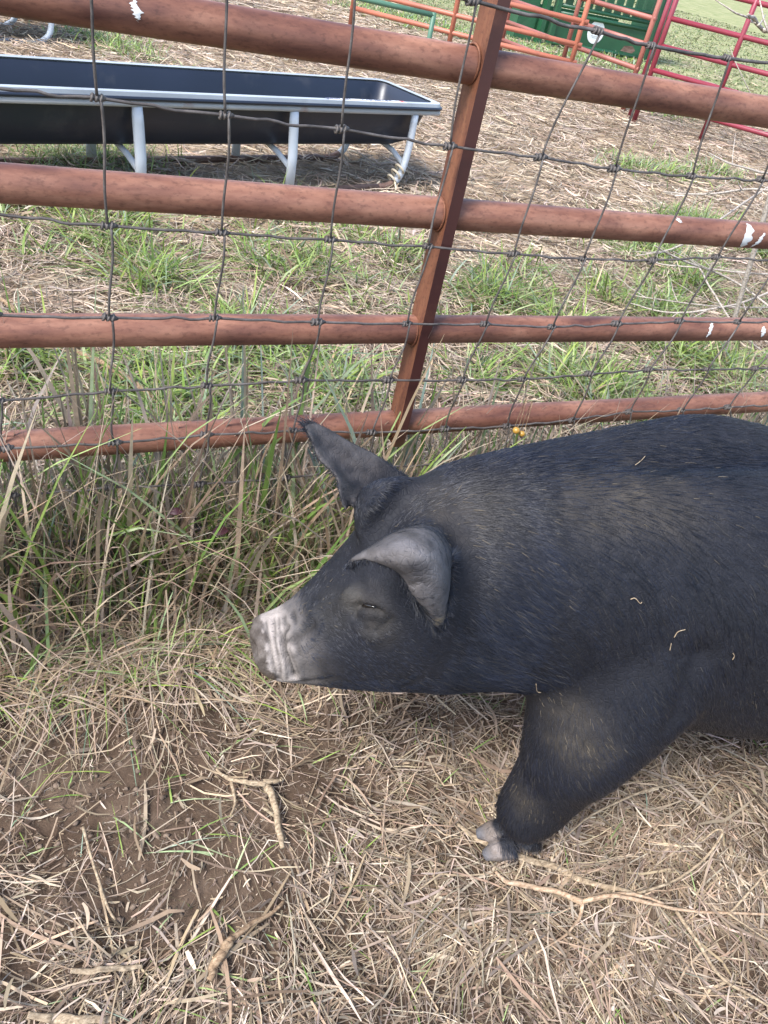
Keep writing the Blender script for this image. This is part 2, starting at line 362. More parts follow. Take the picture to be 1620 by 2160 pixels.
# ---------------------------------------------------------------- galvanised feed bunks
e_ = np.array([.954, .30, 0]); e_ /= np.linalg.norm(e_); n_ = np.array([-e_[1], e_[0], 0]); UZ = np.array([0, 0, 1.])
def feeder(org, e, label, letters):
    n2 = np.array([-e[1], e[0], 0]); o3 = np.array([org[0], org[1], 0.])
    def W(a, b, z): return o3 + e * a + n2 * b + UZ * z
    t = empty('feed_bunk', tuple(W(.6, .23, 0))); tag(t, label, 'feed bunk', 'feed bunks in the paddock')
    A0, A1, BW = -.98, 2.085, .465
    def ring(a0, a1, b0, b1, z, rad, n=6):
        out = []
        for cx, cy, s in ((a1 - rad, b1 - rad, 0), (a0 + rad, b1 - rad, 90), (a0 + rad, b0 + rad, 180), (a1 - rad, b0 + rad, 270)):
            for k in range(n + 1): ang = R_(s + 90 * k / n); out.append(W(cx + rad * math.cos(ang), cy + rad * math.sin(ang), z))
        return out
    b = MB(); prof = [(.0, .392, .05), (.022, .392, .05), (.030, .37, .06), (.048, .30, .07), (.075, .215, .08), (.12, .186, .08)]
    inner = [(.026, .396, .05), (.046, .365, .06), (.062, .30, .07), (.088, .225, .08), (.13, .198, .08)]
    rings = [ring(A0 + d, A1 - d, d, BW - d, z, r_) for d, z, r_ in prof]; nn = len(rings[0])
    rings2 = [ring(A0 + d, A1 - d, d, BW - d, z, r_) for d, z, r_ in inner]
    v = [q for rg in rings[1:] for q in rg]; f = [(i * nn + k, i * nn + (k + 1) % nn, (i + 1) * nn + (k + 1) % nn, (i + 1) * nn + k) for i in range(len(rings) - 2) for k in range(nn)]
    f.append(tuple((len(rings) - 2) * nn + k for k in range(nn))); b.add(v, [q[::-1] for q in f])
    v = [q for rg in rings2 for q in rg]; f = [(i * nn + k, i * nn + (k + 1) % nn, (i + 1) * nn + (k + 1) % nn, (i + 1) * nn + k) for i in range(len(rings2) - 1) for k in range(nn)]
    f.append(tuple((len(rings2) - 1) * nn + k for k in range(nn))); b.add(v, f)
    tr = sharp(b.build('trough', M['poly'], t))
    b = MB(); ro = ring(A0 - .006, A1 + .006, -.006, BW + .006, .404, .05); ri = ring(A0 + .026, A1 - .026, .026, BW - .026, .4035, .05)
    ro2 = ring(A0 - .010, A1 + .010, -.010, BW + .010, .386, .05)
    # a little waviness along the long edges
    v = ro2 + ro + ri; f = []
    for k in range(nn):
        j = (k + 1) % nn; f += [(k, j, nn + j, nn + k), (nn + k, nn + j, 2 * nn + j, 2 * nn + k)]
    b.add(v, f); rim = sharp(b.build('rim', M['rimtop'], t, smooth=False))
    rub = MB(); rr = ring(A0 - .012, A1 + .012, -.012, BW + .012, .383, .05); rub.tube(rr + [rr[0]], .0075, 8, cap=False); rub.build('edge_roll', M['poly'], t)
    # side tubes under the rim
    for b0 in (.004, BW - .004):
        MB().tube([W(A0 + .03, b0, .364), W(A1 - .012, b0, .364)], .0135, 12).build('side_rail', M['galv_rust'], t)
    for b0, sg in ((.004, 1), (BW - .004, -1)):
        aR, aL = 1.91, -.85
        for a in (-.20, .50, 1.215):
            MB().tube([W(a, b0, .352), W(a + .004, b0, .30), W(a + .012, b0 - .004 * sg, .17), W(a + .012, b0 - .004 * sg, .034)], [.020, .022, .022, .0215], 12, squash=.6).build('leg', M['galv'], t)
            MB().tube([W(a + .012, b0, .115), W(a - .0, b0 + .10 * sg, .160), W(a, b0 + .22 * sg, .178)], .0125, 10).build('brace', M['galv'], t)
        for a, dr in ((aR, -1), (aL, 1)):
            pts = spline([W(a + .01, b0, .352), W(a + .01, b0, .22), W(a - .004 * -dr, b0, .11), W(a + .03 * dr, b0, .055), W(a + .085 * dr, b0, .024), W(a + .15 * dr, b0, .018)], 20)
            MB().tube(pts[:14], .0175, 12).build('leg', M['galv'], t); MB().tube(pts[13:], .0168, 12).build('skid_bend', M['skid' if letters else 'galv'], t)
            MB().tube([W(a, b0, .12), W(a, b0 + .10 * sg, .160), W(a, b0 + .22 * sg, .178)], .0125, 10).build('brace', M['galv'], t)
        MB().tube([W(aL + .14, b0, .018), W(aR - .14, b0, .018)], .0165, 12).build('skid', M['skid' if letters else 'galv'], t)
    if letters:
        for txt, a0, sz, mt in (('BEHLEN', 1.385, .036, 'navy'), ('COUNTRY', 1.585, .036, 'navy')):
            cu = bpy.data.curves.new('lettering', 'FONT'); cu.body = txt; cu.size = sz; cu.space_character = 1.12; cu.extrude = .0003; cu.materials.append(M[mt])
            tm = bpy.data.objects.new('tmp', cu); COL.objects.link(tm); tmm = bpy.data.meshes.new_from_object(tm.evaluated_get(bpy.context.evaluated_depsgraph_get())); bpy.data.objects.remove(tm)
            tx = bpy.data.objects.new('lettering', tmm); COL.objects.link(tx); tx.parent = t
            mw = Matrix((( *e, 0), (*n2, 0), (0, 0, 1, 0), (0, 0, 0, 1))).transposed(); mw.translation = Vector(W(a0, .004, .4056) - np.array(t.location)); tx.matrix_local = mw
        MB().box(W(1.83, .014, .4055), .022, .018, .001, e, n2).build('emblem', M['redink'], t, smooth=False)
        # sticker ground under the lettering
        MB().box(W(1.62, .014, .4042), .46, .030, .0008, e, n2).build('sticker', M['white'], t, smooth=False)
        # twine round the bent end
        r_ = MB()
        for q, rad in (((1.845), .025), ((1.865), .027), ((1.885), .026)):
            cpt = W(q, .004, .055 + (q - 1.845) * 1.2); r_.tube([cpt + rad * (n2 * math.cos(a) + (UZ * .75 - e * .66) * math.sin(a)) for a in np.linspace(0, 2 * math.pi, 17)], .006, 6, cap=False)
        r_.tube(spline([W(1.845, -.02, .05), W(1.84, -.045, .02), W(1.80, -.06, .012), W(1.78, -.05, .012)], 12), .005, 6)
        tw = r_.build('twine', M['rope'], None, origin=tuple(W(1.86, 0, .05))); tag(tw, 'cream twine wrapped round the bent skid of the near feed bunk', 'twine')
    return t
feeder((0, 3.14), e_, 'long black trough on grey tube legs, near one behind the gate', True)
e2 = np.array([.90, .40, 0]); e2 /= np.linalg.norm(e2)
q = G(103, 98); q2 = q - e2 * 1.88
feeder((q2[0], q2[1]), e2, 'far feed bunk at the upper left, mostly cut off by the frame', False)

# ---------------------------------------------------------------- corral panels
def panel(name, A, B, rails, posts, mt, label, top=1.5, pr=.021, foot=0.0, group='corral panels behind the paddock'):
    A = np.array([*A, 0.]); B = np.array([*B, 0.]); d = B - A; L_ = np.linalg.norm(d); d /= L_
    t = empty(name, tuple((A + B) / 2)); tag(t, label, 'corral panel', group)
    for z in rails: MB().tube([A + UZ * z, (A + B) / 2 + UZ * (z - .004), B + UZ * z], pr, 12).build('rail', M[mt], t)
    for a in posts:
        q = A + d * a; nrm = np.array([-d[1], d[0], 0])
        MB().tube([q + UZ * foot, q + UZ * top], pr * 1.1, 12).build('post', M[mt], t)
    return t
panel('corral_panel', (3.10, 8.07), (4.86, 6.80), [.32, .46, .64, .81, 1.0, 1.2, 1.4], [0.02, .98, 2.12], 'orange', 'faded orange tube corral panel nearest the black trough')
panel('corral_panel', (5.08, 8.60), (5.30, 6.47), [.22, .39, .585, .78, .98, 1.2, 1.42], [.03, 1.1, 2.12], 'brick_red', 'brownish red corral panel receding in front of the green chute')
panel('corral_panel', (5.12, 6.11), (7.2, 3.69), [.215, .445, .625, .825, 1.06, 1.3], [.02, .62, 1.7, 3.17], 'maroon', 'glossy maroon corral gate at the upper right edge', pr=.020)
panel('gate_post', (5.19, 6.24), (5.20, 6.25), [.06], [0], 'maroon', 'lone maroon post beside the hinge of the maroon corral gate', pr=.020)
b = empty('corral_panel', (2.9, 10.4, 0)); 
tag(b, 'green far pipe fence rail seen above the orange panel', 'corral panel', 'corral panels behind the paddock')
gA, gB = G(740, -8, .45), G(915, 32, .45)
gd = (gB - gA); gA2 = gA - gd * 2.0
MB().tube([gA2, gA, gB], .022, 10).build('rail', M['greenlight'], b)
for q in (gA2, gB): MB().tube([(q[0], q[1], 0), (q[0], q[1], .47)], .022, 10).build('post', M['greenlight'], b)

# ---------------------------------------------------------------- green squeeze chute
ch = empty('squeeze_chute', (8.1, 11, 0)); tag(ch, 'green steel livestock squeeze chute with a round white sign', 'squeeze chute')
CYY = 11.0
MB().box((8.14, CYY, .235), 1.72, .03, .36).build('lower_panel', M['green'], ch, False)
for z in (.045, .41, .50): MB().tube([(7.26, CYY - .02, z), (9.0, CYY - .02, z)], .027, 10).build('rail', M['green'], ch)
for x in (7.27, 8.99): MB().box((x, CYY - .01, .9), .07, .09, 1.75).build('post', M['green'], ch, False)
for k in range(9):
    x = 7.45 + k * .17; MB().box((x, CYY, 1.05), .11, .035, 1.05).build('slat', M['green'], ch, False)
MB().tube([(7.26, CYY - .02, 1.58), (9.0, CYY - .02, 1.58)], .03, 10).build('rail', M['green'], ch)
MB().box((6.86, CYY + .15, .85), .30, .22, 1.7).build('headgate_column', M['green'], ch, False)
MB().box((7.10, CYY + .02, .85), .07, .12, 1.7).build('column_flange', M['green'], ch, False)
MB().box((9.22, CYY + .35, .85), .30, .5, 1.7).build('tailgate', M['green'], ch, False)
for y in (CYY + .85,):
    MB().box((8.14, y, .235), 1.72, .03, .36).build('lower_panel', M['green'], ch, False)
for z in (.62,): MB().tube([(7.32, CYY - .05, z), (8.95, CYY - .05, z)], .022, 10).build('rail', M['green'], ch)
ds = MB(); n = 40; c0 = np.array([8.02, CYY - .0185, .26])
ds.add([c0 + np.array([0, -.002, 0])] + [c0 + .145 * np.array([math.cos(a), 0, math.sin(a)]) + np.array([0, -.002, 0]) for a in np.linspace(0, 2 * math.pi, n + 1)[:-1]], [(0, 1 + k, 1 + (k + 1) % n) for k in range(n)])
sg = ds.build('round_sign', M['white'], ch, False)
# running-beast emblem and its two small print lines
out = [(-.12, .012), (-.10, .035), (-.06, .042), (-.02, .030), (.03, .046), (.08, .030), (.12, .016), (.10, .0), (.112, -.022), (.085, -.008), (.06, -.022), (.035, -.004), (0, -.016), (-.02, -.03), (-.04, -.006), (-.07, -.010), (-.095, -.028), (-.09, -.002)]
em = MB(); em.add([c0 + np.array([x, -.004, z + .01]) for x, z in out], [tuple(range(len(out)))]); em.build('emblem', M['ink'], sg, False)
for z, w in ((-.05, .13), (-.07, .09)): MB().box(c0 + np.array([0, -.0035, z]), w, .001, .007).build('print_line', M['galv_rust'], sg, False)
st = MB(); st.add([(8.55 + x, CYY - .0165, .09 + z) for x, z in ((0, 0), (.22, -.01), (.27, .03), (.20, .085), (.05, .07))], [(0, 1, 2, 3, 4)]); st.build('rust_patch', M['skid'], ch, False)

# ---------------------------------------------------------------- pig
PO = np.array([.62, .56, 0.]); PA = np.array([math.cos(R_(10)), -math.sin(R_(10)), 0]); PB = np.array([-PA[1], PA[0], 0])
def PL(s, w, z): return PO + PA * s + PB * w + UZ * z
RINGS = [  # s, top, bottom, half width, forward lean of the top, squareness
 (-.402, .372, .325, .032, .34, 2.0), (-.400, .381, .313, .043, .34, 2.1), (-.389, .386, .306, .0475, .32, 2.1), (-.374, .388, .303, .0468, .25, 2.1),
 (-.353, .407, .299, .050, .12, 2.1), (-.330, .440, .298, .060, .04, 2.1), (-.302, .483, .298, .075, 0, 2.1), (-.272, .534, .300, .091, 0, 2.1),
 (-.236, .582, .302, .106, 0, 2.15), (-.180, .614, .306, .119, 0, 2.2), (-.110, .634, .314, .128, 0, 2.2), (-.040, .647, .312, .142, 0, 2.25),
 (.040, .657, .285, .160, 0, 2.3), (.130, .663, .255, .174, 0, 2.35), (.300, .664, .212, .186, 0, 2.35), (.500, .658, .178, .190, 0, 2.3),
 (.690, .642, .21, .180, 0, 2.25), (.820, .605, .265, .150, 0, 2.1), (.905, .545, .340, .095, 0, 2.0), (.935, .490, .395, .040, 0, 2.0)]
def loft_body():
    n = 40; ks = np.array(RINGS); S = np.linspace(0, len(ks) - 1, 90); V = []
    for t in S:
        i = min(int(t), len(ks) - 2); f = t - i
        s, tp, bt, hw, ln, sq = ks[i] * (1 - f) + ks[i + 1] * f
        zc, hz = (tp + bt) / 2, (tp - bt) / 2
        for k in range(n):
            a = 2 * math.pi * k / n; c, d = math.cos(a), math.sin(a)
            w = hw * math.copysign(abs(c) ** (2 / sq), c); z = hz * math.copysign(abs(d) ** (2 / sq), d)
            V.append(PL(s - math.tan(ln) * z, w, zc + z))
    m = len(S); Fc = [(i * n + k, i * n + (k + 1) % n, (i + 1) * n + (k + 1) % n, (i + 1) * n + k) for i in range(m - 1) for k in range(n)]
    Fc += [tuple(range(n - 1, -1, -1)), tuple(range((m - 1) * n, m * n))]
    return V, Fc
def remeshed(mb, voxel, it, fac=.5):
    me = bpy.data.meshes.new('tmp'); me.from_pydata(mb.v, [], mb.f); bm = bmesh.new(); bm.from_mesh(me); bmesh.ops.recalc_face_normals(bm, faces=bm.faces); bm.to_mesh(me); bm.free()
    o = bpy.data.objects.new('tmp', me); COL.objects.link(o)
    a = o.modifiers.new('r', 'REMESH'); a.mode = 'VOXEL'; a.voxel_size = voxel; a.adaptivity = 0
    if it: s = o.modifiers.new('s', 'SMOOTH'); s.factor = fac; s.iterations = it
    dg = bpy.context.evaluated_depsgraph_get(); r = bpy.data.meshes.new_from_object(o.evaluated_get(dg)); bpy.data.objects.remove(o); bpy.data.meshes.remove(me); return r
def grid_sheet(mb, rows, thick, nu=26, nv=26, edge=.35):
    """a curved leaf-like sheet (ear) through rows of control points, given thickness"""
    rr = [spline(r, nu) for r in rows]; g = np.array([spline([r[i] for r in rr], nv) for i in range(nu)])   # nu, nv, 3
    du = np.gradient(g, axis=0); dv = np.gradient(g, axis=1); nr = np.cross(du, dv); nr /= (np.linalg.norm(nr, axis=2, keepdims=True) + 1e-9)
    u = np.linspace(0, 1, nu)[:, None]; th = thick * (edge + (1 - edge) * (4 * u * (1 - u)) ** .5) * np.ones((1, nv))
    a = g + nr * th[..., None] / 2; b = g - nr * th[..., None] / 2
    v = list(a.reshape(-1, 3)) + list(b.reshape(-1, 3)); N = nu * nv; f = []
    for i in range(nu - 1):
        for j in range(nv - 1):
            q = (i * nv + j, (i + 1) * nv + j, (i + 1) * nv + j + 1, i * nv + j + 1); f += [q, tuple(N + k for k in q[::-1])]
    for i in range(nu - 1):
        for j, fl in ((0, 1), (nv - 1, 0)):
            q = (i * nv + j, (i + 1) * nv + j, N + (i + 1) * nv + j, N + i * nv + j); f.append(q[::-1] if fl else q)
    for j in range(nv - 1):
        for i, fl in ((0, 0), (nu - 1, 1)):
            q = (i * nv + j, i * nv + j + 1, N + i * nv + j + 1, N + i * nv + j); f.append(q[::-1] if fl else q)
    mb.add(v, f); return g
b = MB(); b.add(*loft_body())
# near front leg: broad forearm, knee, pastern
b.tube(spline([PL(.13, -.01, .54), PL(.09, -.055, .46), PL(.065, -.090, .37), (.630, .432, .290), (.630, .436, .210), (.624, .438, .150), (.615, .440, .100), (.609, .442, .066)], 22),
       list(np.interp(np.linspace(0, 7, 22), range(8), [.09, .120, .112, .082, .061, .054, .050, .043])), 20)
b.tube(spline([PL(.13, -.03, .44), (.715, .45, .365), (.655, .437, .275)], 8), [.07, .070, .068, .062, .054, .048, .043, .04], 16)
# far front leg, set back
b.tube(spline([PL(.14, .02, .48), PL(.18, .075, .40), PL(.22, .10, .28), PL(.225, .105, .19), PL(.235, .108, .12), PL(.230, .108, .05)], 14), list(np.interp(np.linspace(0, 1, 14), [0, .25, 1], [.08, .11, .04])), 18)
for w in (-.105, .105):
    b.tube(spline([PL(.78, w * .2, .50), PL(.765, w * .6, .44), PL(.73, w * .85, .34), PL(.75, w, .25), PL(.80, w * 1.02, .185), PL(.785, w, .11), PL(.76, w, .045)], 18),
           list(np.interp(np.linspace(0, 6, 18), range(7), [.09, .125, .11, .08, .052, .040, .038])), 18)
for pa, pb, r0, r1 in ((P(830, 1090, .620), P(772, 1046, .668), .058, .026), (P(905, 1170, .56), P(895, 1160, .505), .050, .022)):
    b.tube([pa, (pa + pb) / 2, pb], [r0, (r0 + r1) / 2, r1], 16)
base = remeshed(b, .010, 22)
b = MB(); vv = [tuple(v.co) for v in base.vertices]; b.add(vv, [list(p.vertices) for p in base.polygons]); bpy.data.meshes.remove(base)
bv0 = BVHTree.FromPolygons(b.v, b.f)
def fold(pix, r, sink=.55):          # a roll of skin lying along the face
    q = []
    for u, v in spline(pix, 14):
        h0 = bv0.ray_cast(Vector(CAMP), Vector(ray(u, v)))
        if h0[0] is not None: q.append(np.array(h0[0]) - np.array(h0[1]) * r * sink)
    if len(q) > 3: b.tube(q, [r * (.35 + .65 * math.sin(math.pi * (i + .5) / len(q)) ** .6) for i in range(len(q))], 10)
fold([(756, 1279), (766, 1267), (784, 1264), (804, 1273), (820, 1290)], .0080, .25); fold([(753, 1290), (753, 1312), (762, 1334), (780, 1345), (800, 1338), (816, 1320)], .0078, .45)
fold([(760, 1288), (774, 1294), (792, 1294), (808, 1300)], .0062, .35); fold([(722, 1278), (734, 1260), (750, 1254), (768, 1252)], .0110, .45); fold([(700, 1296), (720, 1284), (742, 1284)], .0065, .5)
# claws and dew claws
def claws(c, fwd, side, sc=1.0, spread=.0175):
    c = np.array(c); fwd = np.array(fwd); side = np.array(side)
    for s in (-1, 1):
        q = c + side * s * spread * sc
        b.tube([q - fwd * .012 * sc + UZ * .026, q + fwd * .022 * sc + UZ * .019, q + fwd * .044 * sc + side * s * .003 + UZ * .011], [.022 * sc, .019 * sc, .009 * sc], 12)
        q2 = c - fwd * .048 * sc + side * s * .024 * sc; b.tube([q2 + fwd * .02 + UZ * .055, q2 + UZ * .030, q2 - fwd * .004 + UZ * .010], [.017 * sc, .0135 * sc, .005 * sc], 10)
LF = np.array([.600, .442, 0]); claws(LF, -PA, PB, .85); claws(PL(.205, .108, 0), -PA, PB)
for w in (-.105, .105): claws(PL(.735, w, 0), -PA, PB)
# ears
YN = lambda u, v, Y: P(u, v, Y)
near_ear = grid_sheet(b, [
  [YN(728, 1196, .520), YN(775, 1168, .515), YN(838, 1128, .520), YN(905, 1118, .528), YN(955, 1160, .520)],
  [YN(742, 1184, .468), YN(790, 1160, .456), YN(850, 1132, .458), YN(908, 1130, .464), YN(950, 1180, .470)],
  [YN(790, 1184, .440), YN(822, 1168, .422), YN(870, 1158, .416), YN(915, 1168, .422), YN(948, 1212, .438)],
  [YN(842, 1206, .428), YN(862, 1200, .410), YN(893, 1200, .404), YN(925, 1212, .410), YN(945, 1245, .426)],
  [YN(868, 1248, .422), YN(880, 1246, .410), YN(902, 1248, .406), YN(926, 1252, .410), YN(940, 1274, .420)],
  [YN(902, 1290, .420), YN(908, 1289, .415), YN(918, 1290, .412), YN(929, 1292, .414), YN(938, 1300, .418)],
  [YN(916, 1316, .422), YN(919, 1317, .421), YN(923, 1318, .420), YN(928, 1318, .421), YN(933, 1316, .422)]], .0085)
far_ear = grid_sheet(b, [
  [YN(728, 1078, .635), YN(752, 1056, .665), YN(790, 1040, .685), YN(840, 1030, .690), YN(880, 1016, .680)],
  [YN(714, 1036, .655), YN(746, 1022, .690), YN(778, 1004, .705), YN(810, 990, .712), YN(846, 996, .705)],
  [YN(706, 1002, .678), YN(720, 990, .706), YN(748, 970, .716), YN(768, 960, .724), YN(795, 962, .730)],
  [YN(672, 968, .700), YN(690, 954, .720), YN(710, 942, .726), YN(728, 936, .734), YN(748, 940, .742)],
  [YN(655, 926, .716), YN(662, 917, .732), YN(672, 909, .738), YN(686, 908, .744), YN(700, 914, .750)],
  [YN(640, 898, .730), YN(645, 896, .736), YN(652, 895, .742), YN(660, 896, .746), YN(668, 900, .750)]], .0085)
# tail
b.tube(spline([PL(.90, 0, .53), PL(.95, 0, .51), PL(.975, .01, .47), PL(.97, .03, .44), PL(.955, .02, .46)], 14), list(np.linspace(.016, .005, 14)), 8)
pig_me = remeshed(b, .0030, 5, .5)
pig_me.name = 'pig'
N = len(pig_me.vertices); co = np.empty(N * 3, np.float32); pig_me.vertices.foreach_get('co', co); co = co.reshape(-1, 3).astype(float)
def normals():
    a = np.empty(N * 3, np.float32); pig_me.vertices.foreach_get('normal', a); return a.reshape(-1, 3).astype(float)
nor = normals()
bvh = BVHTree.FromPolygons([tuple(p) for p in co], [tuple(p.vertices) for p in pig_me.polygons])
def hit(u, v):
    h = bvh.ray_cast(Vector(CAMP), Vector(ray(u, v))); return None if h[0] is None else np.array(h[0])
def dist_poly(pts):
    """distance of every vertex to a polyline lying on the skin"""
    d = np.full(N, 9.)
    pts = [p for p in pts if p is not None]
    for a, c in zip(pts[:-1], pts[1:]):
        ab = c - a; t = np.clip(((co - a) @ ab) / (ab @ ab + 1e-12), 0, 1)
        d = np.minimum(d, np.linalg.norm(co - (a + t[:, None] * ab), axis=1))
    return d
disp = np.zeros(N); crease_tint = np.zeros(N)
def crease(pix, depth, w, raise_=0.0):
    global disp, crease_tint
    sp_ = spline(pix, 4 * len(pix)); pts = [hit(*q) for q in sp_]; pts = [p for p in pts if p is not None]
    if len(pts) < 2: return
    d = dist_poly(pts)
    if depth > 0 and w < .0055: crease_tint = np.maximum(crease_tint, np.exp(-(d / (w * .75)) ** 2) * min(1, depth / .003))
    disp += -depth * np.exp(-(d / w) ** 2) + raise_ * np.exp(-((d - 2.2 * w) / (1.3 * w)) ** 2)
def lump(u, v, r, amt, p=None):
    global disp
    p = hit(u, v) if p is None else p
    if p is None: return
    disp += amt * np.exp(-(np.linalg.norm(co - p, axis=1) / r) ** 2)
# snout folds
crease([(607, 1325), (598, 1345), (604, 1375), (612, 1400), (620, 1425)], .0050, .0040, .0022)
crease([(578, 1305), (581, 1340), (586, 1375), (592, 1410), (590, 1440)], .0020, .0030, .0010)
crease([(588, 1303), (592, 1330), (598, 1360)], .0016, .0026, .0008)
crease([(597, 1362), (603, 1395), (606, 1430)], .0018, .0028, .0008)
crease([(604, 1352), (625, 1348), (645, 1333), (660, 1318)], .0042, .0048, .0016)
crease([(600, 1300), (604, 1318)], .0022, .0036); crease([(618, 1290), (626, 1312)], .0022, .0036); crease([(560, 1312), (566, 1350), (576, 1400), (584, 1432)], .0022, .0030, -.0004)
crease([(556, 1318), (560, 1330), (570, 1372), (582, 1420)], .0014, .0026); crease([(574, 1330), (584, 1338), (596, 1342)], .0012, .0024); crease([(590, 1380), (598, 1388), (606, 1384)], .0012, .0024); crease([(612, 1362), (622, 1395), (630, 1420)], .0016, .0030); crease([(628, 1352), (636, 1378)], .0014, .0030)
lump(650, 1372, .022, .0055); lump(640, 1300, .014, .003)
crease([(655, 1290), (690, 1272), (715, 1268)], -.0030, .006)
# brow, closed eye, cheek
lump(738, 1263, .016, .0045)
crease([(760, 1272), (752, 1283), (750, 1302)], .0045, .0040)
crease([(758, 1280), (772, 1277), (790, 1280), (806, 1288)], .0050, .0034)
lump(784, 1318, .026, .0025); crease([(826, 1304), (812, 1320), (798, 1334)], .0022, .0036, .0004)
lump(800, 1255, .022, .004)
# jaw and mouth line, jowl, elbow fold
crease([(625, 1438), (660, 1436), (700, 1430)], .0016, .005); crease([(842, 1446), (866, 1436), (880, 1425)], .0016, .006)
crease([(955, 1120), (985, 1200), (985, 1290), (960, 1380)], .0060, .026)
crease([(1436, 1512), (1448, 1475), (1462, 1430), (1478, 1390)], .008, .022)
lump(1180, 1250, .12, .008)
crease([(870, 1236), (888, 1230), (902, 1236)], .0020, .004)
# nostril disc: hollowed, two nostrils
for w in (-.017, .017): lump(0, 0, .0085, -.013, PL(-.405, w, .362))
co += nor * disp[:, None]
# spine ridge, shoulder blades
loc = np.stack([(co - PO) @ PA, (co - PO) @ PB, co[:, 2]], 1)
up = np.clip(nor[:, 2], 0, 1)
co[:, 2] += up ** 2 * (-.016 * np.exp(-(loc[:, 1] / .026) ** 2) * smooth01((loc[:, 0] + .1) / .2) + .014 * np.exp(-((abs(loc[:, 1]) - .085) / .05) ** 2 - ((loc[:, 0] - .14) / .13) ** 2))
co[:, 2] += up ** 2 * .016 * np.exp(-((loc[:, 1] - .10) / .06) ** 2 - ((loc[:, 0] - .17) / .10) ** 2)
pig_me.vertices.foreach_set('co', co.astype(np.float32).ravel()); pig_me.update()
nor = normals()
bvh = BVHTree.FromPolygons([tuple(p) for p in co], [tuple(p.vertices) for p in pig_me.polygons])
# skin colour: pale snout, bare grey ear, mud, dark crease lines
colr = np.tile(np.array([.0115, .0120, .0158]), (N, 1)); hairy = np.ones(N)
def near(p, r): return np.exp(-(np.linalg.norm(co - p, axis=1) / r) ** 4)
def paint(mask, c): 
    global colr
    colr = colr * (1 - mask[:, None]) + np.array(c) * mask[:, None]
nz = fbm(loc[:, 0] * 45 + 3, loc[:, 2] * 45 + loc[:, 1] * 31, 91, 4); nz2 = fbm(loc[:, 0] * 130, loc[:, 2] * 130 + loc[:, 1] * 90, 97, 3)
sn = loc[:, 0] + .354 * (loc[:, 2] - .36)                       # distance along the snout, following the lean of the disc
cheek = smooth01((-.280 - sn) / .06) * smooth01((.415 - loc[:, 2]) / .03); paint(cheek * .6, (.055, .049, .047))
topface = smooth01((-.27 - sn) / .08); paint(topface * .3, (.03, .028, .028))
pale = smooth01((-.341 - sn + .022 * (nz - .5)) / .016); paint(pale * .95 * (1 - .55 * smooth01((.345 - loc[:, 2]) / .03)), (.305, .265, .240))
fold = smooth01((-.315 - sn) / .02) * (1 - pale); paint(fold * .7, (.125, .112, .106))
mud = smooth01((-.377 - sn + .044 * (nz - .5)) / .005) * (nz2 * .7 + .55).clip(0, 1); paint(mud.clip(0, 1), (.060, .048, .040))
mud2 = smooth01((-.373 - sn + .05 * (nz - .5)) / .01) * smooth01((.352 - loc[:, 2]) / .02) * smooth01((nz2 - .40) / .15); paint(mud2, (.09, .068, .052))
paint(crease_tint * .9, (.022, .020, .019))  # near-black colour along the narrow creases, stronger where they cut deeper
hairy *= 1 - .85 * crease_tint
hairy *= 1 - .97 * smooth01((-.323 - sn) / .03)
for g, c in ((near_ear, (.118, .108, .108)), (far_ear, (.080, .072, .070))):
    kd = g.reshape(-1, 3); pick = kd[::7]; d = np.full(N, 9.); sel = np.linalg.norm(co - kd.mean(0), axis=1) < .14; ii = np.where(sel)[0]
    dd = np.min(np.linalg.norm(co[ii][:, None, :] - pick[None], axis=2), axis=1); dmask = np.zeros(N); dmask[ii] = smooth01((.019 - dd) / .008)
    root = g[:, 0].mean(0); tip = g[:, -1].mean(0); ax = tip - root; al = ((co - root) @ ax) / (ax @ ax)
    dmask *= smooth01((al - .02) / .30)
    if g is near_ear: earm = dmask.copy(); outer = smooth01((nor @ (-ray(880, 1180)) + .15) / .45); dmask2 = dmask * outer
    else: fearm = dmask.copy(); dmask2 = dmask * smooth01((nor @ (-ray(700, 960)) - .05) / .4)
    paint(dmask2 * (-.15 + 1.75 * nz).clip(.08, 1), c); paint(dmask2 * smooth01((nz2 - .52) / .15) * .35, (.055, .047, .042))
hairy *= 1 - .90 * earm * outer; hairy *= 1 - .70 * fearm
for u, v, r, c, k in ((738, 1263, .018, (.055, .050, .044), .7), (700, 1290, .03, (.026, .024, .022), .5), (800, 1325, .026, (.026, .023, .020), .5), (645, 1370, .024, (.075, .066, .062), .5), (920, 1312, .008, (.26, .20, .12), .8)):
    h_ = hit(u, v)
    if h_ is not None: paint(near(h_, r) * k, c)
eyem = near(hit(780, 1285), .030) if hit(780, 1285) is not None else np.zeros(N); hairy *= 1 - .80 * eyem; paint(eyem * .45 * smooth01((nz - .35) / .3), (.042, .036, .031))
hf = near(hit(738, 1263) if hit(738, 1263) is not None else np.zeros(3), .022); hairy *= 1 - .7 * hf
feet = [LF, PL(.205, .108, 0), PL(.735, -.105, 0), PL(.735, .105, 0)]
for q in feet:
    d = co - q; a = d @ (-PA); z = co[:, 2]; inr = (np.linalg.norm(d[:, :2], axis=1) < .11)
    hoof = inr * smooth01((.040 - z + (a - .02) * .35) / .006) * smooth01((a + .010) / .006); dew = inr * smooth01((.036 - z) / .006) * smooth01((-.028 - a) / .006)
    paint(hoof.astype(float), (.165, .138, .124)); paint(hoof * smooth01((nz2 - .48) / .1) * .5, (.09, .068, .052)); paint((hoof * smooth01((a - .024) / .016)).astype(float), (.10, .098, .105)); paint(dew.astype(float), (.33, .27, .23)); hairy *= 1 - np.clip(hoof + dew, 0, 1)
    paint((hoof * smooth01((.010 - z) / .004)).astype(float), (.05, .04, .034))
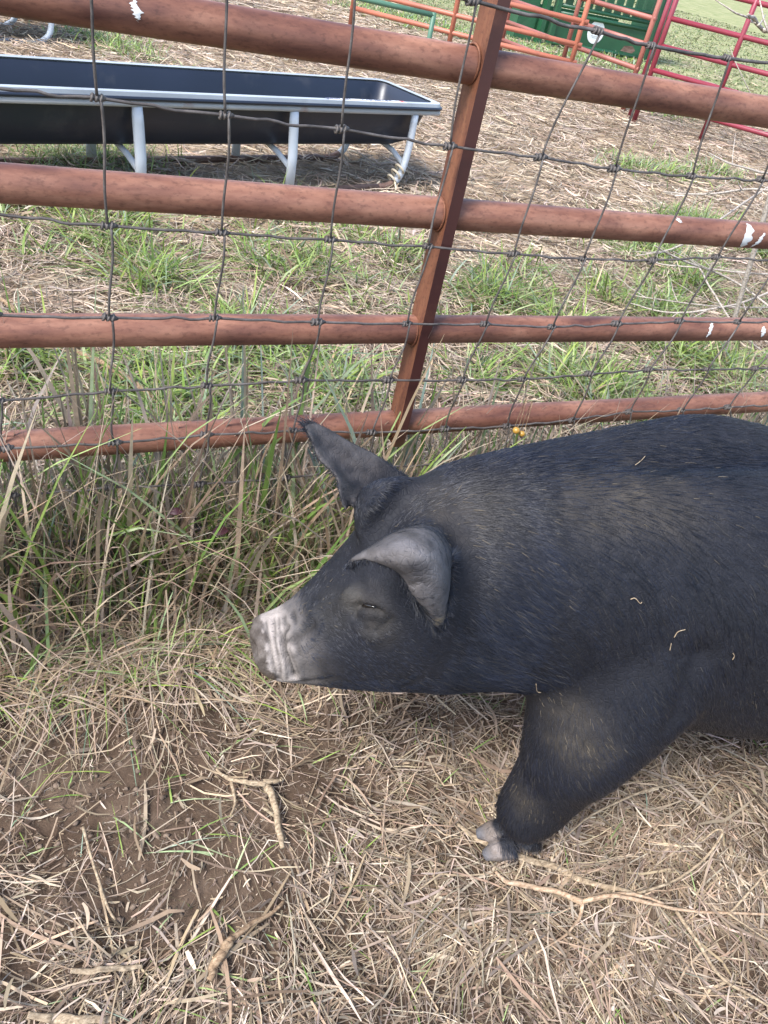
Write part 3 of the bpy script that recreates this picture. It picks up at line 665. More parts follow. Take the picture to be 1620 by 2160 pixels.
# dusty patches on forearm and back
for u, v, r in ((1200, 1530, .05), (1240, 1590, .04), (1110, 1690, .035), (1250, 1040, .06), (1400, 1030, .07), (960, 1060, .05)):
    h_ = hit(u, v)
    if h_ is not None: paint(near(h_, r) * .5 * (nz * 1.2).clip(0, 1), (.060, .050, .038))
ca = pig_me.color_attributes.new('Col', 'FLOAT_COLOR', 'POINT'); ca.data.foreach_set('color', np.hstack([colr, np.ones((N, 1))]).astype(np.float32).ravel())
m, n, p, L = mat('pig_skin'); a = node(n, 'ShaderNodeVertexColor'); a.layer_name = 'Col'; v = coords(n)
c = mixc(n, .6, a.outputs[0], mixc(n, 1.0, a.outputs[0], ramp(n, noise(n, 55, 6, .7, v), [(.3, (.5, .5, .5)), (.7, (1.4, 1.4, 1.4))]), 'MULTIPLY'))
L(c, p.inputs['Base Color']); p.inputs['Roughness'].default_value = .66; p.inputs['Specular IOR Level'].default_value = .18
vo = node(n, 'ShaderNodeTexVoronoi'); vo.feature = 'DISTANCE_TO_EDGE'; vo.inputs['Scale'].default_value = 150; L(v, vo.inputs['Vector'])
ad = node(n, 'ShaderNodeMath', operation='MULTIPLY_ADD'); L(ramp(n, vo.outputs['Distance'], [(0, (0, 0, 0)), (.12, (1, 1, 1))]), ad.inputs[0]); ad.inputs[1].default_value = .5; L(noise(n, 240, 5, .7, v), ad.inputs[2])
bump(n, ad.outputs[0], .6, .0012, p); M['pigskin'] = m
m, n, p, L = mat('pig_hair'); hi = node(n, 'ShaderNodeHairInfo')
hc = ramp(n, hi.outputs['Random'], [(0, (.0052, .0066, .0122)), (.6, (.0100, .0120, .0200)), (.93, (.020, .0200, .0225)), (1.0, (.045, .040, .034))])
tn = node(n, 'ShaderNodeAttribute'); tn.attribute_name = 'tone'; db = node(n, 'ShaderNodeAttribute'); db.attribute_name = 'dust'
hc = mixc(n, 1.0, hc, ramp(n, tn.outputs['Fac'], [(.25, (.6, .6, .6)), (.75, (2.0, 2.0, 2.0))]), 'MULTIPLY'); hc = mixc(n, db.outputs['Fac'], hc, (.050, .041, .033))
L(hc, p.inputs['Base Color']); p.inputs['Roughness'].default_value = .38; p.inputs['Specular IOR Level'].default_value = .42; M['pighair'] = m
pig_me.polygons.foreach_set('use_smooth', np.ones(len(pig_me.polygons), bool))
pig_me.materials.clear(); pig_me.materials.append(M['pigskin'])
pig = bpy.data.objects.new('pig', pig_me); COL.objects.link(pig)
tag(pig, 'black pig with a pale muddy snout facing left beside the fence', 'pig')
# the narrow dark eye between the lids
qe = [hit(u, v) for u, v in ((764, 1278), (772, 1277), (782, 1278), (792, 1282))]; qe = [q for q in qe if q is not None]
m, n, p, L = mat('wet_eye'); p.inputs['Base Color'].default_value = (.008, .006, .005, 1); p.inputs['Roughness'].default_value = .12; M['eye'] = m
if len(qe) > 2: MB().tube(spline(qe, 10) - ray(778, 1279) * .0012, [.0010, .0018, .0023, .0026, .0027, .0026, .0024, .002, .0014, .0008], 10).build('eye', M['eye'], pig)
# hair
pig_me.calc_loop_triangles(); T = len(pig_me.loop_triangles); tri = np.empty(T * 3, np.int32); pig_me.loop_triangles.foreach_get('vertices', tri); tri = tri.reshape(-1, 3)
A_, B_, C_ = co[tri[:, 0]], co[tri[:, 1]], co[tri[:, 2]]
area = .5 * np.linalg.norm(np.cross(B_ - A_, C_ - A_), axis=1); dens = area * hairy[tri].mean(1) * (1.0 + 3.2 * (loc[tri[:, 0], 0] < -.10))
cum = np.cumsum(dens); NH = 330000
ti = np.searchsorted(cum, rng.random(NH) * cum[-1]); ti = np.clip(ti, 0, T - 1)
u1 = np.sqrt(rng.random(NH)); u2 = rng.random(NH); w0, w1, w2 = 1 - u1, u1 * (1 - u2), u1 * u2
root = A_[ti] * w0[:, None] + B_[ti] * w1[:, None] + C_[ti] * w2[:, None]
hn = nor[tri[ti, 0]] * w0[:, None] + nor[tri[ti, 1]] * w1[:, None] + nor[tri[ti, 2]] * w2[:, None]; hn /= np.linalg.norm(hn, axis=1, keepdims=True)
hl = np.stack([(root - PO) @ PA, (root - PO) @ PB, root[:, 2]], 1); hh = hairy[tri[ti, 0]]
side = np.clip(np.abs(hl[:, 1]) / .15, 0, 1); body = smooth01((hl[:, 0] + .12) / .12)
fl = PA[None] * (1.0 - .25 * side * body)[:, None] + UZ[None] * (-(.15 + .85 * side * body + .35 * (1 - body)))[:, None]
low = smooth01((.22 - hl[:, 2]) / .08); fl += UZ[None] * (-1.4 * low)[:, None]
wav = (fbm(hl[:, 0] * 9, hl[:, 2] * 9 + hl[:, 1] * 5, 131) - .5); fl += PB[None] * (wav * .5)[:, None] + UZ[None] * (wav * .7)[:, None]
fl += rng.normal(0, .16, (NH, 3))
# hairs on the ears run towards the tip
for g in (near_ear, far_ear):
    rt = g[:, 0].mean(0); tp = g[:, -1].mean(0); ax = (tp - rt); al = np.linalg.norm(root - (rt + tp) / 2, axis=1) < .095
    ax /= np.linalg.norm(ax); msk = al & (np.minimum.reduce([np.linalg.norm(root - q, axis=1) for q in g.reshape(-1, 3)[::17]]) < .02)
    fl[msk] = ax + rng.normal(0, .25, (msk.sum(), 3))
fl -= (np.sum(fl * hn, 1))[:, None] * hn; fl /= (np.linalg.norm(fl, axis=1, keepdims=True) + 1e-9)
length = np.where(hl[:, 0] < -.2, .0085, .019) * rng.uniform(.6, 1.3, NH) * (.5 + .5 * hh)
length *= 1 + .5 * np.exp(-(hl[:, 1] / .03) ** 2) * (hn[:, 2] > .6) + .6 * ((hl[:, 0] > -.3) & (hl[:, 0] < -.02) & (hn[:, 2] < -.2))
K = 4; tt = np.linspace(0, 1, K); pts = np.empty((NH, K, 3)); lift = rng.uniform(.06, .22, NH)[:, None]
for k, t in enumerate(tt): pts[:, k] = root - hn * .0006 + length[:, None] * (fl * t * .97 + hn * (lift * t - .16 * t * t))
# ragged fringe along the far ear's lower edge and tip
fr = []; 
for k in range(420):
    if k % 3: q = far_ear[rng.integers(0, 26), rng.integers(20, 26)]; d0 = far_ear[13, 25] - far_ear[13, 18]
    else: j = rng.integers(4, 26); q = far_ear[rng.integers(0, 3), j]; d0 = far_ear[0, min(25, j)] - far_ear[6, j]
    d0 = d0 / np.linalg.norm(d0) + rng.normal(0, .28, 3) + np.array([0, 0, .1]); ln = rng.uniform(.005, .017)
    fr.append([q, q + d0 * ln * .4, q + d0 * ln * .75 - UZ * .001, q + d0 * ln - UZ * .003])
for k in range(520):     # dark edge hair of the near ear's rolled front lip
    j = rng.integers(2, 25); q = near_ear[rng.integers(0, 2), j]; d0 = near_ear[0, j] - near_ear[5, j]
    d0 = d0 / np.linalg.norm(d0) * .5 + (near_ear[0, 24] - near_ear[0, 2]) / .12 * .5 + rng.normal(0, .3, 3); ln = rng.uniform(.004, .010)
    fr.append([q, q + d0 * ln * .4, q + d0 * ln * .75, q + d0 * ln - UZ * .001])
fr = np.array(fr)
pts = np.concatenate([pts, fr]); NH = len(pts)
hc_ = bpy.data.hair_curves.new('hair'); hc_.add_curves([K] * NH)
hc_.attributes['position'].data.foreach_set('vector', pts.astype(np.float32).ravel())
rad = hc_.attributes.new('radius', 'FLOAT', 'POINT') if 'radius' not in hc_.attributes else hc_.attributes['radius']
rad.data.foreach_set('value', (np.tile([.00026, .00024, .00018, .00005], NH) * np.repeat(rng.uniform(.7, 1.25, NH), K)).astype(np.float32))
nh0 = len(hl); st_ = (hl[:, 0] * .75 + hl[:, 2] * .65)
tone = .55 * fbm(st_ * 60, (hl[:, 0] * .65 - hl[:, 2] * .75) * 12 + hl[:, 1] * 20, 141, 3) + .45 * fbm(hl[:, 0] * 9, hl[:, 2] * 9 + hl[:, 1] * 9, 142, 2)
brn = .34 * smooth01((hl[:, 2] - .55) / .08) * smooth01((hl[:, 0] - .02) / .15) * (1 - np.exp(-(hl[:, 1] / .035) ** 2)) * smooth01((fbm(hl[:, 0] * 14, hl[:, 1] * 14, 143, 3) - .3) / .35)  # browner hair over the top of the back, spine left out
for u, v, r, k in ((1215, 1540, .05, .22), (1110, 1690, .04, .22), (720, 1290, .035, .22), (800, 1325, .025, .25), (980, 1060, .06, .30)):  # dusty patches on forearm, face and poll
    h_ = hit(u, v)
    if h_ is not None: brn = np.maximum(brn, k * np.exp(-(np.linalg.norm(root - h_, axis=1) / r) ** 2))
for nm, ar in (('tone', np.r_[tone, np.full(NH - nh0, .4)]), ('dust', np.r_[brn, np.zeros(NH - nh0)])): hc_.attributes.new(nm, 'FLOAT', 'CURVE').data.foreach_set('value', ar.astype(np.float32))
hc_.materials.append(M['pighair'])
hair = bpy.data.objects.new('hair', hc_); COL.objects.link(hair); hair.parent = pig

# dried dust clinging to hairs of the forearm, poll and back
m, n, p, L = mat('dusty_hair'); hi = node(n, 'ShaderNodeHairInfo'); L(ramp(n, hi.outputs['Random'], [(0, (.05, .040, .029)), (1, (.15, .12, .08))]), p.inputs['Base Color']); p.inputs['Roughness'].default_value = .7; M['dusthair'] = m
sel = np.zeros(len(root)); 
for u, v, r, k in ((1165, 1492, .022, .5), (1210, 1535, .045, .30), (1250, 1590, .04, .22), (1100, 1675, .028, .45), (1125, 1705, .026, .45), (1300, 1010, .07, .035), (1450, 1020, .08, .05), (960, 1075, .05, .06), (1150, 1050, .06, .04), (1080, 1110, .05, .05), (1590, 1480, .05, .08), (700, 1280, .03, .06), (640, 1310, .02, .06)):
    h_ = hit(u, v)
    if h_ is not None: sel = np.maximum(sel, k * np.exp(-(np.linalg.norm(root - h_, axis=1) / r) ** 2))
pk_ = np.where(rng.random(len(root)) < sel * .16)[0]; dp = pts[:len(root)][pk_] + hn[pk_][:, None, :] * .0012; dp = dp[:, :1] + (dp - dp[:, :1]) * .55
dc = bpy.data.hair_curves.new('dusty_hair'); dc.add_curves([K] * len(pk_)); dc.attributes['position'].data.foreach_set('vector', dp.astype(np.float32).ravel())
rad = dc.attributes.new('radius', 'FLOAT', 'POINT') if 'radius' not in dc.attributes else dc.attributes['radius']; rad.data.foreach_set('value', np.tile([.00024, .00024, .0002, .0001], len(pk_)).astype(np.float32))
dc.materials.append(M['dusthair']); do = bpy.data.objects.new('dusty_hair', dc); COL.objects.link(do); do.parent = pig

# ---------------------------------------------------------------- straw and grass
def ribbons(name, pts, wid, side, cols, material, label, cat, taper=None):
    """pts (N,K,3) centre lines, side (N,3) width directions, cols (N,3)"""
    n, k, _ = pts.shape; taper = np.ones(k) if taper is None else np.asarray(taper)
    off = side[:, None, :] * (wid[:, None] * taper[None])[..., None] * .5
    v = np.stack([pts - off, pts + off], 2).reshape(-1, 3)
    b0 = (np.arange(n) * k * 2)[:, None] + (np.arange(k - 1) * 2)[None]
    q = np.stack([b0, b0 + 1, b0 + 3, b0 + 2], -1).reshape(-1, 4)
    me = bpy.data.meshes.new(name); me.vertices.add(len(v)); me.vertices.foreach_set('co', v.astype(np.float32).ravel())
    me.loops.add(q.size); me.polygons.add(len(q)); me.loops.foreach_set('vertex_index', q.astype(np.int32).ravel())
    me.polygons.foreach_set('loop_start', np.arange(0, q.size, 4, dtype=np.int32)); me.polygons.foreach_set('use_smooth', np.ones(len(q), bool)); me.update()
    ca = me.color_attributes.new('Col', 'FLOAT_COLOR', 'POINT')
    ca.data.foreach_set('color', np.repeat(np.hstack([cols, np.ones((n, 1))]), k * 2, 0).astype(np.float32).ravel())
    me.materials.append(material); o = bpy.data.objects.new(name, me); COL.objects.link(o)
    return tag(o, label, cat, kind='stuff')
def inview(x, y, z=0, mx=450, my=380):
    q = proj(np.stack([x, y, np.zeros_like(x) + z], 1))
    return (q[:, 2] > .05) & (q[:, 0] > -mx) & (q[:, 0] < 1620 + mx) & (q[:, 1] > -my) & (q[:, 1] < 2160 + my)
STRAW = np.array([.98, .955, 1.05]) * np.array([(.42, .325, .205), (.50, .41, .275), (.33, .245, .155), (.56, .47, .335), (.25, .185, .12), (.38, .31, .225), (.46, .36, .22)])
def pick(pal, n, pw=None): 
    c = pal[rng.choice(len(pal), n, p=pw)]; return np.clip(c * rng.uniform(.72, 1.18, (n, 1)) * rng.uniform(.95, 1.05, (n, 3)), 0, 1)
def scatter(n, x0, x1, y0, y1, keep):
    X = []; tot = 0
    while tot < n:
        x = rng.uniform(x0, x1, n * 2); y = rng.uniform(y0, y1, n * 2); k = inview(x, y) & (rng.random(n * 2) < keep(x, y)); X.append(np.stack([x[k], y[k]], 1)); tot += k.sum()
        if len(X) > 30: break
    return np.vstack(X)[:n]
def straw_points(xy, L0, L1, K=4, lift=.012, curl=.35, tilt=.14):
    n = len(xy); L_ = rng.uniform(0, 1, n) ** 1.7 * (L1 - L0) + L0; a = rng.uniform(0, 2 * math.pi, n)
    # stalks lie in loose swirls
    a = np.where(rng.random(n) < .45, 2 * math.pi * fbm(xy[:, 0] * 2.2, xy[:, 1] * 2.2, 41, 2) * 1.6 + rng.normal(0, .45, n), a)
    pts = np.empty((n, K, 3)); x = xy[:, 0].copy(); y = xy[:, 1].copy(); step = L_ / (K - 1); cr = rng.normal(0, curl, n)
    up0 = rng.uniform(.001, lift, n); sl = rng.normal(0, tilt, n)
    kink = rng.integers(1, max(2, K - 1), n); ka = np.where(rng.random(n) < .25, rng.normal(0, .8, n), 0)
    for k in range(K):
        t = (k / (K - 1) - .5); pts[:, k, 0] = x; pts[:, k, 1] = y
        pts[:, k, 2] = hgt(x, y) + up0 + np.abs(sl * L_ * t) + .25 * (4 * (.25 - t * t)) * np.abs(cr) * L_ * .3
        a = a + cr / (K - 1) + np.where(kink == k, ka, 0); x = x + np.cos(a) * step; y = y + np.sin(a) * step
    d = pts[:, -1] - pts[:, 0]; d /= (np.linalg.norm(d, axis=1, keepdims=True) + 1e-9)
    s = np.cross(d, UZ); s /= (np.linalg.norm(s, axis=1, keepdims=True) + 1e-9); rl = rng.normal(0, .5, n)[:, None]
    return pts, s * np.cos(rl) + np.cross(s, d) * np.sin(rl)
def soilness(x, y):      # bare patches in the foreground
    b0 = .5 * fbm(x * 2.6, y * 2.6, 201, 3) + .5 * fbm(x * 9, y * 9, 202, 3); p = G(330, 1790); q = G(120, 1960); r = G(560, 1560); w = G(640, 1680)
    bare = np.zeros_like(x)
    for c, rad in ((p, .17), (q, .16), (r, .10), (w, .10), (G(60, 1460), .10), (G(640, 2010), .08), (G(700, 1520), .10)): bare = np.maximum(bare, np.exp(-(((x - c[0]) ** 2 + (y - c[1]) ** 2) / rad ** 2)))
    return np.clip(.16 + 2.1 * (b0 - .36) - .20 * bare - .12 * smooth01((.50 - x) / .4), .04, 1)
xy = scatter(42000, -.75, 1.9, -.2, 1.15, soilness); pts, sd = straw_points(xy, .012, .115, 4, .016)
w_ = np.exp(rng.normal(math.log(.00145), .48, len(xy))).clip(.0007, .006)
ribbons('straw_litter', pts, w_, sd, pick(STRAW * 1.0, len(xy)) * rng.uniform(.42, 1.15, (len(xy), 1)), M['straw'], 'trampled straw and dead grass stems strewn over the soil by the pig', 'straw', [.8, 1, 1, .55])
ELEV = None
def zone(nm, n, x0, x1, y0, y1, L0, L1, w, lift, keep, label, pal=STRAW):
    xy = scatter(n, x0, x1, y0, y1, keep); pts, sd = straw_points(xy, L0, L1, 4, lift, .45, .16)
    ribbons(nm, pts, np.exp(rng.normal(math.log(w), .3, len(xy))), sd, pick(pal, len(xy)) * rng.uniform(.5, 1.08, (len(xy), 1)), M['straw'], label, 'straw', [.7, 1, 1, .4])
PALE = STRAW * 1.08 + np.array([.045, .04, .035])
zone('straw_litter', 50000, -.9, 4.2, 1.10, 2.9, .03, .17, .0030, .034, lambda x, y: np.clip(.35 + fbm(x * 1.7, y * 1.7, 211), .1, 1), 'matted dead grass on the ground just past the gate', PALE)
zone('straw_litter', 52000, -1.2, 8.0, 2.8, 7.2, .06, .22, .0056, .030, lambda x, y: np.clip(.35 + fbm(x * 1.2, y * 1.2, 212), .1, 1) * (1 - .9 * pasture_mask(x, y)), 'pale straw bedding round the feed bunks', PALE)
zone('straw_litter', 20000, -1.0, 12, 7.0, 14, .12, .32, .009, .03, lambda x, y: (1 - .95 * pasture_mask(x, y)), 'distant straw at the back of the paddock', PALE)

GREEN = np.array([1.36, 1.30, 1.14]) * np.array([(.13, .215, .055), (.18, .275, .08), (.105, .175, .05), (.23, .31, .14), (.26, .33, .20), (.21, .29, .08)])
BLUEG = np.array([(.24, .32, .24), (.20, .28, .18), (.28, .35, .27)])
def blades(nm, root, hgt_, wid, lean, cols, label, cat, K=5, droop=.5):
    n = len(root); a = rng.uniform(0, 2 * math.pi, n); ld = np.stack([np.cos(a), np.sin(a), np.zeros(n)], 1)
    pts = np.empty((n, K, 3)); dr = droop * rng.uniform(.1, 1.5, n)
    for k in range(K):
        t = k / (K - 1); out = lean * t + dr * t * t * .75; upv = t * (1 - .38 * lean) - .55 * np.minimum(dr, 1.4) * t ** 2.6 * .8
        pts[:, k] = root + ld * (out * hgt_)[:, None] + UZ * (upv * hgt_)[:, None]
    zg = hgt(pts[:, :, 0], pts[:, :, 1]) + .004; pts[:, 1:, 2] = np.maximum(pts[:, 1:, 2], zg[:, 1:])
    s = np.cross(ld, UZ); tw = rng.normal(0, .6, n)[:, None]; s = s * np.cos(tw) + ld * np.sin(tw)
    ribbons(nm, pts, wid, s, cols, M['grass'], label, cat, np.array([.75, 1, .92, .66, .08]) if K == 5 else np.array([.8, 1, .75, .1]))
def mixcol(n, fgreen, pal=GREEN):
    g = rng.random(n) < fgreen; c = pick(STRAW * .98, n); gg = pick(pal, n); bl = rng.random(n) < .11; gg[bl] = pick(BLUEG, bl.sum()); c[g] = gg[g]; return c
def gz(x, y): return np.stack([x, y, hgt(x, y) - .004], 1)
# tall unmown strip along the fence
def strip(x, y):
    left = smooth01((.74 - x) / .12); d0 = y - 1.07 - .02 * np.sin(x * 9); d = np.exp(-(d0 / np.where(d0 < 0, .070 + .01 * left, .10)) ** 2)
    return np.clip(d * (left * (.35 + .9 * fbm(x * 7, y * 7, 221)) + (1 - left) * .95 * smooth01((fbm(x * 5, y * 5, 222) - .30) / .3)), 0, 1)
xy = scatter(5700, -.75, 2.6, .70, 1.36, strip); n = len(xy)
h_ = rng.gamma(5.0, .060, n).clip(.06, .62) * (.75 + .25 * (xy[:, 0] < .7)) * (.32 + .68 * smooth01((xy[:, 1] - .82) / .20))
blades('tall_grass', gz(*xy.T), h_, rng.uniform(.0028, .0085, n) * (.6 + h_ * 1.4), rng.gamma(2., .085, n).clip(0, .8), mixcol(n, .40), 'tall green and dead grass growing up through the fence bottom', 'grass', droop=.32)
# fine dead stems among it
xy = scatter(4200, -.75, 2.4, .74, 1.30, strip); n = len(xy)
blades('dry_grass', gz(*xy.T), rng.gamma(5, .056, n).clip(.05, .6) * (.35 + .65 * smooth01((xy[:, 1] - .80) / .22)), rng.uniform(.0014, .0038, n), rng.gamma(2., .12, n).clip(0, 1.1), pick(STRAW * 1.12, n), 'bleached dead grass stems tangled along the fence bottom', 'grass', droop=.5)
# matted edge between the strip and the bare soil
def edge(x, y): return np.clip(smooth01((y - .80 - .08 * (x > .62)) / .16) * smooth01((1.10 - y) / .1) * (.3 + fbm(x * 6, y * 6, 231)), 0, 1) * smooth01((1.0 - x) / .2)
xy = scatter(5200, -.75, 1.0, .70, 1.08, edge); n = len(xy); f = smooth01((xy[:, 1] - .62) / .35)
blades('dry_grass', gz(*xy.T), rng.uniform(.03, .15, n) * (.35 + .65 * f), rng.uniform(.0014, .0036, n), rng.uniform(.2, 1.3, n), mixcol(n, .18), 'flattened grass at the edge of the bare soil', 'grass', droop=.9)
# broader dead leaves lying on top
xy = scatter(650, -.75, 1.9, -.2, 1.1, lambda x, y: .25 + .75 * soilness(x, y)); pts, sd = straw_points(xy, .03, .15, 5, .024, .5)
ribbons('straw_litter', pts, rng.uniform(.0028, .0062, len(xy)), sd, pick(STRAW * .72, len(xy)), M['straw'], 'broad pale dead leaves lying on top of the litter', 'straw', [.5, .95, 1, .8, .3])
# the same litter carries on outside the picture
q = rng.uniform(0, 1, (16000, 2)) * np.array([4.6, 2.3]) + np.array([-1.9, -1.2]); q = q[~inview(q[:, 0], q[:, 1], 0, 250, 200)]
pts, sd = straw_points(q, .03, .14, 4, .016); ribbons('straw_litter', pts, rng.uniform(.0015, .0038, len(q)), sd, pick(STRAW, len(q)) * rng.uniform(.42, 1.15, (len(q), 1)), M['straw'], 'straw litter carrying on round the trampled ground', 'straw', [.8, 1, 1, .55])
# chaff: broken bits trodden into the soil
xy = scatter(26000, -.75, 1.9, -.2, 1.1, lambda x, y: .45 + .55 * fbm(x * 7, y * 7, 205)); pts, sd = straw_points(xy, .003, .020, 3, .006, .6, .10)
ribbons('chaff', pts, rng.uniform(.0006, .0018, len(xy)), sd, pick(STRAW * .8, len(xy)) * rng.uniform(.4, 1.1, (len(xy), 1)), M['straw'], 'broken straw chaff trodden into the bare soil', 'straw', [.7, 1, .5])
# sparse green shoots in the foreground
xy = scatter(420, -.5, 1.5, -.1, .75, lambda x, y: .3 + .7 * fbm(x * 4, y * 4, 241)); n = len(xy)
blades('grass_shoots', gz(*xy.T), rng.uniform(.02, .07, n), rng.uniform(.0012, .0032, n), rng.uniform(.4, 1.5, n), mixcol(n, .9), 'scattered green grass shoots lying in the straw litter', 'grass', droop=.9)
# green patches beyond the gate
TUFT = [(150, 500, 150), (60, 470, 90), (330, 590, 120), (620, 560, 160), (760, 630, 110), (700, 520, 120), (850, 560, 90), (1030, 630, 130), (1120, 600, 90), (1350, 530, 120), (1450, 470, 120), (1330, 640, 130), (1500, 620, 140), (1180, 690, 80), (520, 740, 160), (60, 770, 90), (1250, 830, 160), (1000, 790, 90), (1450, 760, 160), (330, 850, 200), (1560, 520, 90), (1600, 440, 100), (700, 830, 120), (900, 690, 60), (620, 460, 60), (280, 480, 70)]
TG = [(G(u, v), r) for u, v, r in TUFT]
def greenness(x, y):
    g = np.zeros_like(x)
    for c, r in TG:
        D = np.linalg.norm(c - CAMP); rad = r / F * D * .72; g = np.maximum(g, np.exp(-(((x - c[0]) ** 2 + ((y - c[1]) * .8) ** 2) / rad ** 2)))
    return np.clip((g - .22) * 1.3 * smooth01((fbm(x * 5, y * 5, 251) - .30) / .25) + .018, 0, 1)
xy = scatter(17000, -1.0, 4.6, 1.2, 3.6, greenness); n = len(xy)
blades('grass_patch', gz(*xy.T), rng.gamma(5, .021, n).clip(.03, .24), rng.uniform(.0035, .0085, n), rng.uniform(.1, 1.1, n), mixcol(n, .85) * np.array([.88, .86, .78]), 'patches of short green grass between the gate and the trough', 'grass', droop=.8)
# little tufts further out
spots = [G(u, v) for u, v in ((205, 95), (265, 120), (1060, 150), (1290, 215), (1350, 235), (1380, 240), (1000, 90), (840, 40), (900, 50), (780, 30), (930, 70), (870, 60), (1410, 370), (1340, 360), (1500, 370), (1180, 120), (1300, 120), (1090, 110), (1250, 130), (200, 345), (100, 340), (280, 340))]
ci = rng.integers(0, len(spots), 9000); sp_ = np.array(spots)[ci]; rad = .05 * np.linalg.norm(sp_ - CAMP, axis=1) * .55
xy = sp_[:, :2] + rng.normal(0, 1, (9000, 2)) * rad[:, None] * np.array([.8, .8]); n = len(xy); dd = np.hypot(*xy.T)
blades('grass_tufts', gz(*xy.T), rng.uniform(.05, .15, n), .0012 * dd * rng.uniform(.6, 1.3, n), rng.uniform(.1, .9, n), mixcol(n, .8), 'scattered green tufts round the panels and feed bunks', 'grass', K=4, droop=.7)
# pasture beyond the panels
def pk(x, y): return pasture_mask(x, y) * np.clip(.25 + fbm(x * .9, y * .9, 261), 0, 1)
PASTC = .78 * np.array([(.19, .24, .09), (.30, .32, .15), (.40, .37, .21), (.16, .21, .08), (.46, .42, .27)])
xy = scatter(50000, 4.5, 26, 3.0, 30, lambda x, y: pk(x, y) * np.clip(90 / (x * x + y * y), .1, 1)); n = len(xy); dd = np.hypot(*xy.T)
blades('pasture_grass', gz(*xy.T), rng.uniform(.03, .09, n), .0011 * dd * rng.uniform(.6, 1.4, n), rng.uniform(.3, 1.4, n), pick(PASTC, n), 'short yellow-green pasture grass beyond the maroon gate', 'grass', K=4, droop=.8)

M['crumb'] = rusty('dry_crumb', (.09, .062, .043), (.14, .10, .072), (.22, .165, .12), streak=(60, 60, 60), spots=.2, rough=.95)
# soil crumbs: small clods lying between the stems
def crumbs(n, x0, x1, y0, y1):
    xy = scatter(n, x0, x1, y0, y1, lambda x, y: .4 + .6 * fbm(x * 5, y * 5, 271)); r = np.exp(rng.normal(math.log(.0030), .5, len(xy))).clip(.0012, .0065)
    ico = bmesh.new(); bmesh.ops.create_icosphere(ico, subdivisions=1, radius=1); vv = np.array([v.co[:] for v in ico.verts]); ff = np.array([[v.index for v in f.verts] for f in ico.faces]); ico.free()
    nv = len(vv); V = (vv[None] * r[:, None, None] * rng.uniform(.45, 1.3, (len(xy), nv, 1)) * np.array([1, 1, .6])); V[:, :, 0] += xy[:, 0:1]; V[:, :, 1] += xy[:, 1:2]; V[:, :, 2] += (hgt(*xy.T) + r * .25)[:, None]
    Fx = (ff[None] + (np.arange(len(xy)) * nv)[:, None, None]).reshape(-1, 3)
    me = bpy.data.meshes.new('soil_crumbs'); me.vertices.add(V.size // 3); me.vertices.foreach_set('co', V.astype(np.float32).ravel())
    me.loops.add(Fx.size); me.polygons.add(len(Fx)); me.loops.foreach_set('vertex_index', Fx.astype(np.int32).ravel()); me.polygons.foreach_set('loop_start', np.arange(0, Fx.size, 3, dtype=np.int32)); me.update()
    me.color_attributes.new('Cover', 'FLOAT_COLOR', 'POINT').data.foreach_set('color', np.tile([0., 0, 0, 1], V.size // 3).astype(np.float32))
    me.materials.append(M['crumb']); o = bpy.data.objects.new('soil_crumbs', me); COL.objects.link(o); tag(o, 'loose crumbs and clods of brown soil between the straw', 'soil', kind='stuff')
crumbs(4500, -.6, 1.7, -.15, 1.0)

# ---------------------------------------------------------------- sticks, twigs and small things
def stick(name, pix, r, mt, label, cat, zs=.012, rooted=False, sub=(), group=None, n=44, rough_=.10, flat=1.0, knobs=0):
    if np.isscalar(zs): zs = [zs] * len(pix)
    dz = .008 if pix[0][1] > 1500 else 0; zs = [z + dz for z in zs]
    pts = []
    for (u, v), z in zip(pix, zs):
        q = G(u, v, z); q = G(u, v, z + float(hgt(q[0], q[1]))); pts.append(q)
    if rooted: q = pts[0] + np.array([.22, -.06, 0]); q[2] = float(hgt(q[0], q[1])) - .01; pts = [q] + pts; r = [r[0]] + list(r)
    pts = spline(pts, n); rr = np.interp(np.linspace(0, 1, n), np.linspace(0, 1, len(r)), r) * (1 - rough_ + 2 * rough_ * vnoise(np.linspace(0, 8, n), np.full(n, .3), int(abs(pix[0][1])))); pts = pts + np.stack([(vnoise(np.linspace(0, 9, n), np.full(n, 3. * k), int(abs(pix[0][0]))) - .5) for k in range(3)], 1) * rr[:, None] * .8
    b = MB(); b.tube(pts, list(rr), 9, squash=flat); o = b.build(name, M[mt], None, origin=tuple(pts[0])); tag(o, label, cat, group)
    for pp, r2 in sub:
        q2 = []
        for (u, v, z) in pp:
            z += dz; q = G(u, v, z); q2.append(G(u, v, z + float(hgt(q[0], q[1]))))
        q2 = spline(q2, 14); r3 = np.linspace(r2, r2 * .45, 14) * rng.uniform(.88, 1.12, 14); MB().tube(q2 + rng.normal(0, .1, q2.shape) * r2, list(r3), 7).build('side_branch', M[mt], o)
    return o
stick('dead_branch', [(595, 1790), (588, 1745), (578, 1700), (566, 1665), (552, 1650)], [.0035, .005, .0055, .0062, .004], 'palewood', 'short peeled grey-tan branch stub lying on bare soil below the snout', 'branch', .014, sub=[([(560, 1655, .016), (520, 1650, .014), (478, 1640, .010), (455, 1622, .008)], .0048), ([(556, 1650, .016), (580, 1648, .018), (594, 1645, .018)], .005), ([(486, 1642, .01), (496, 1690, .01), (486, 1722, .008)], .003)])
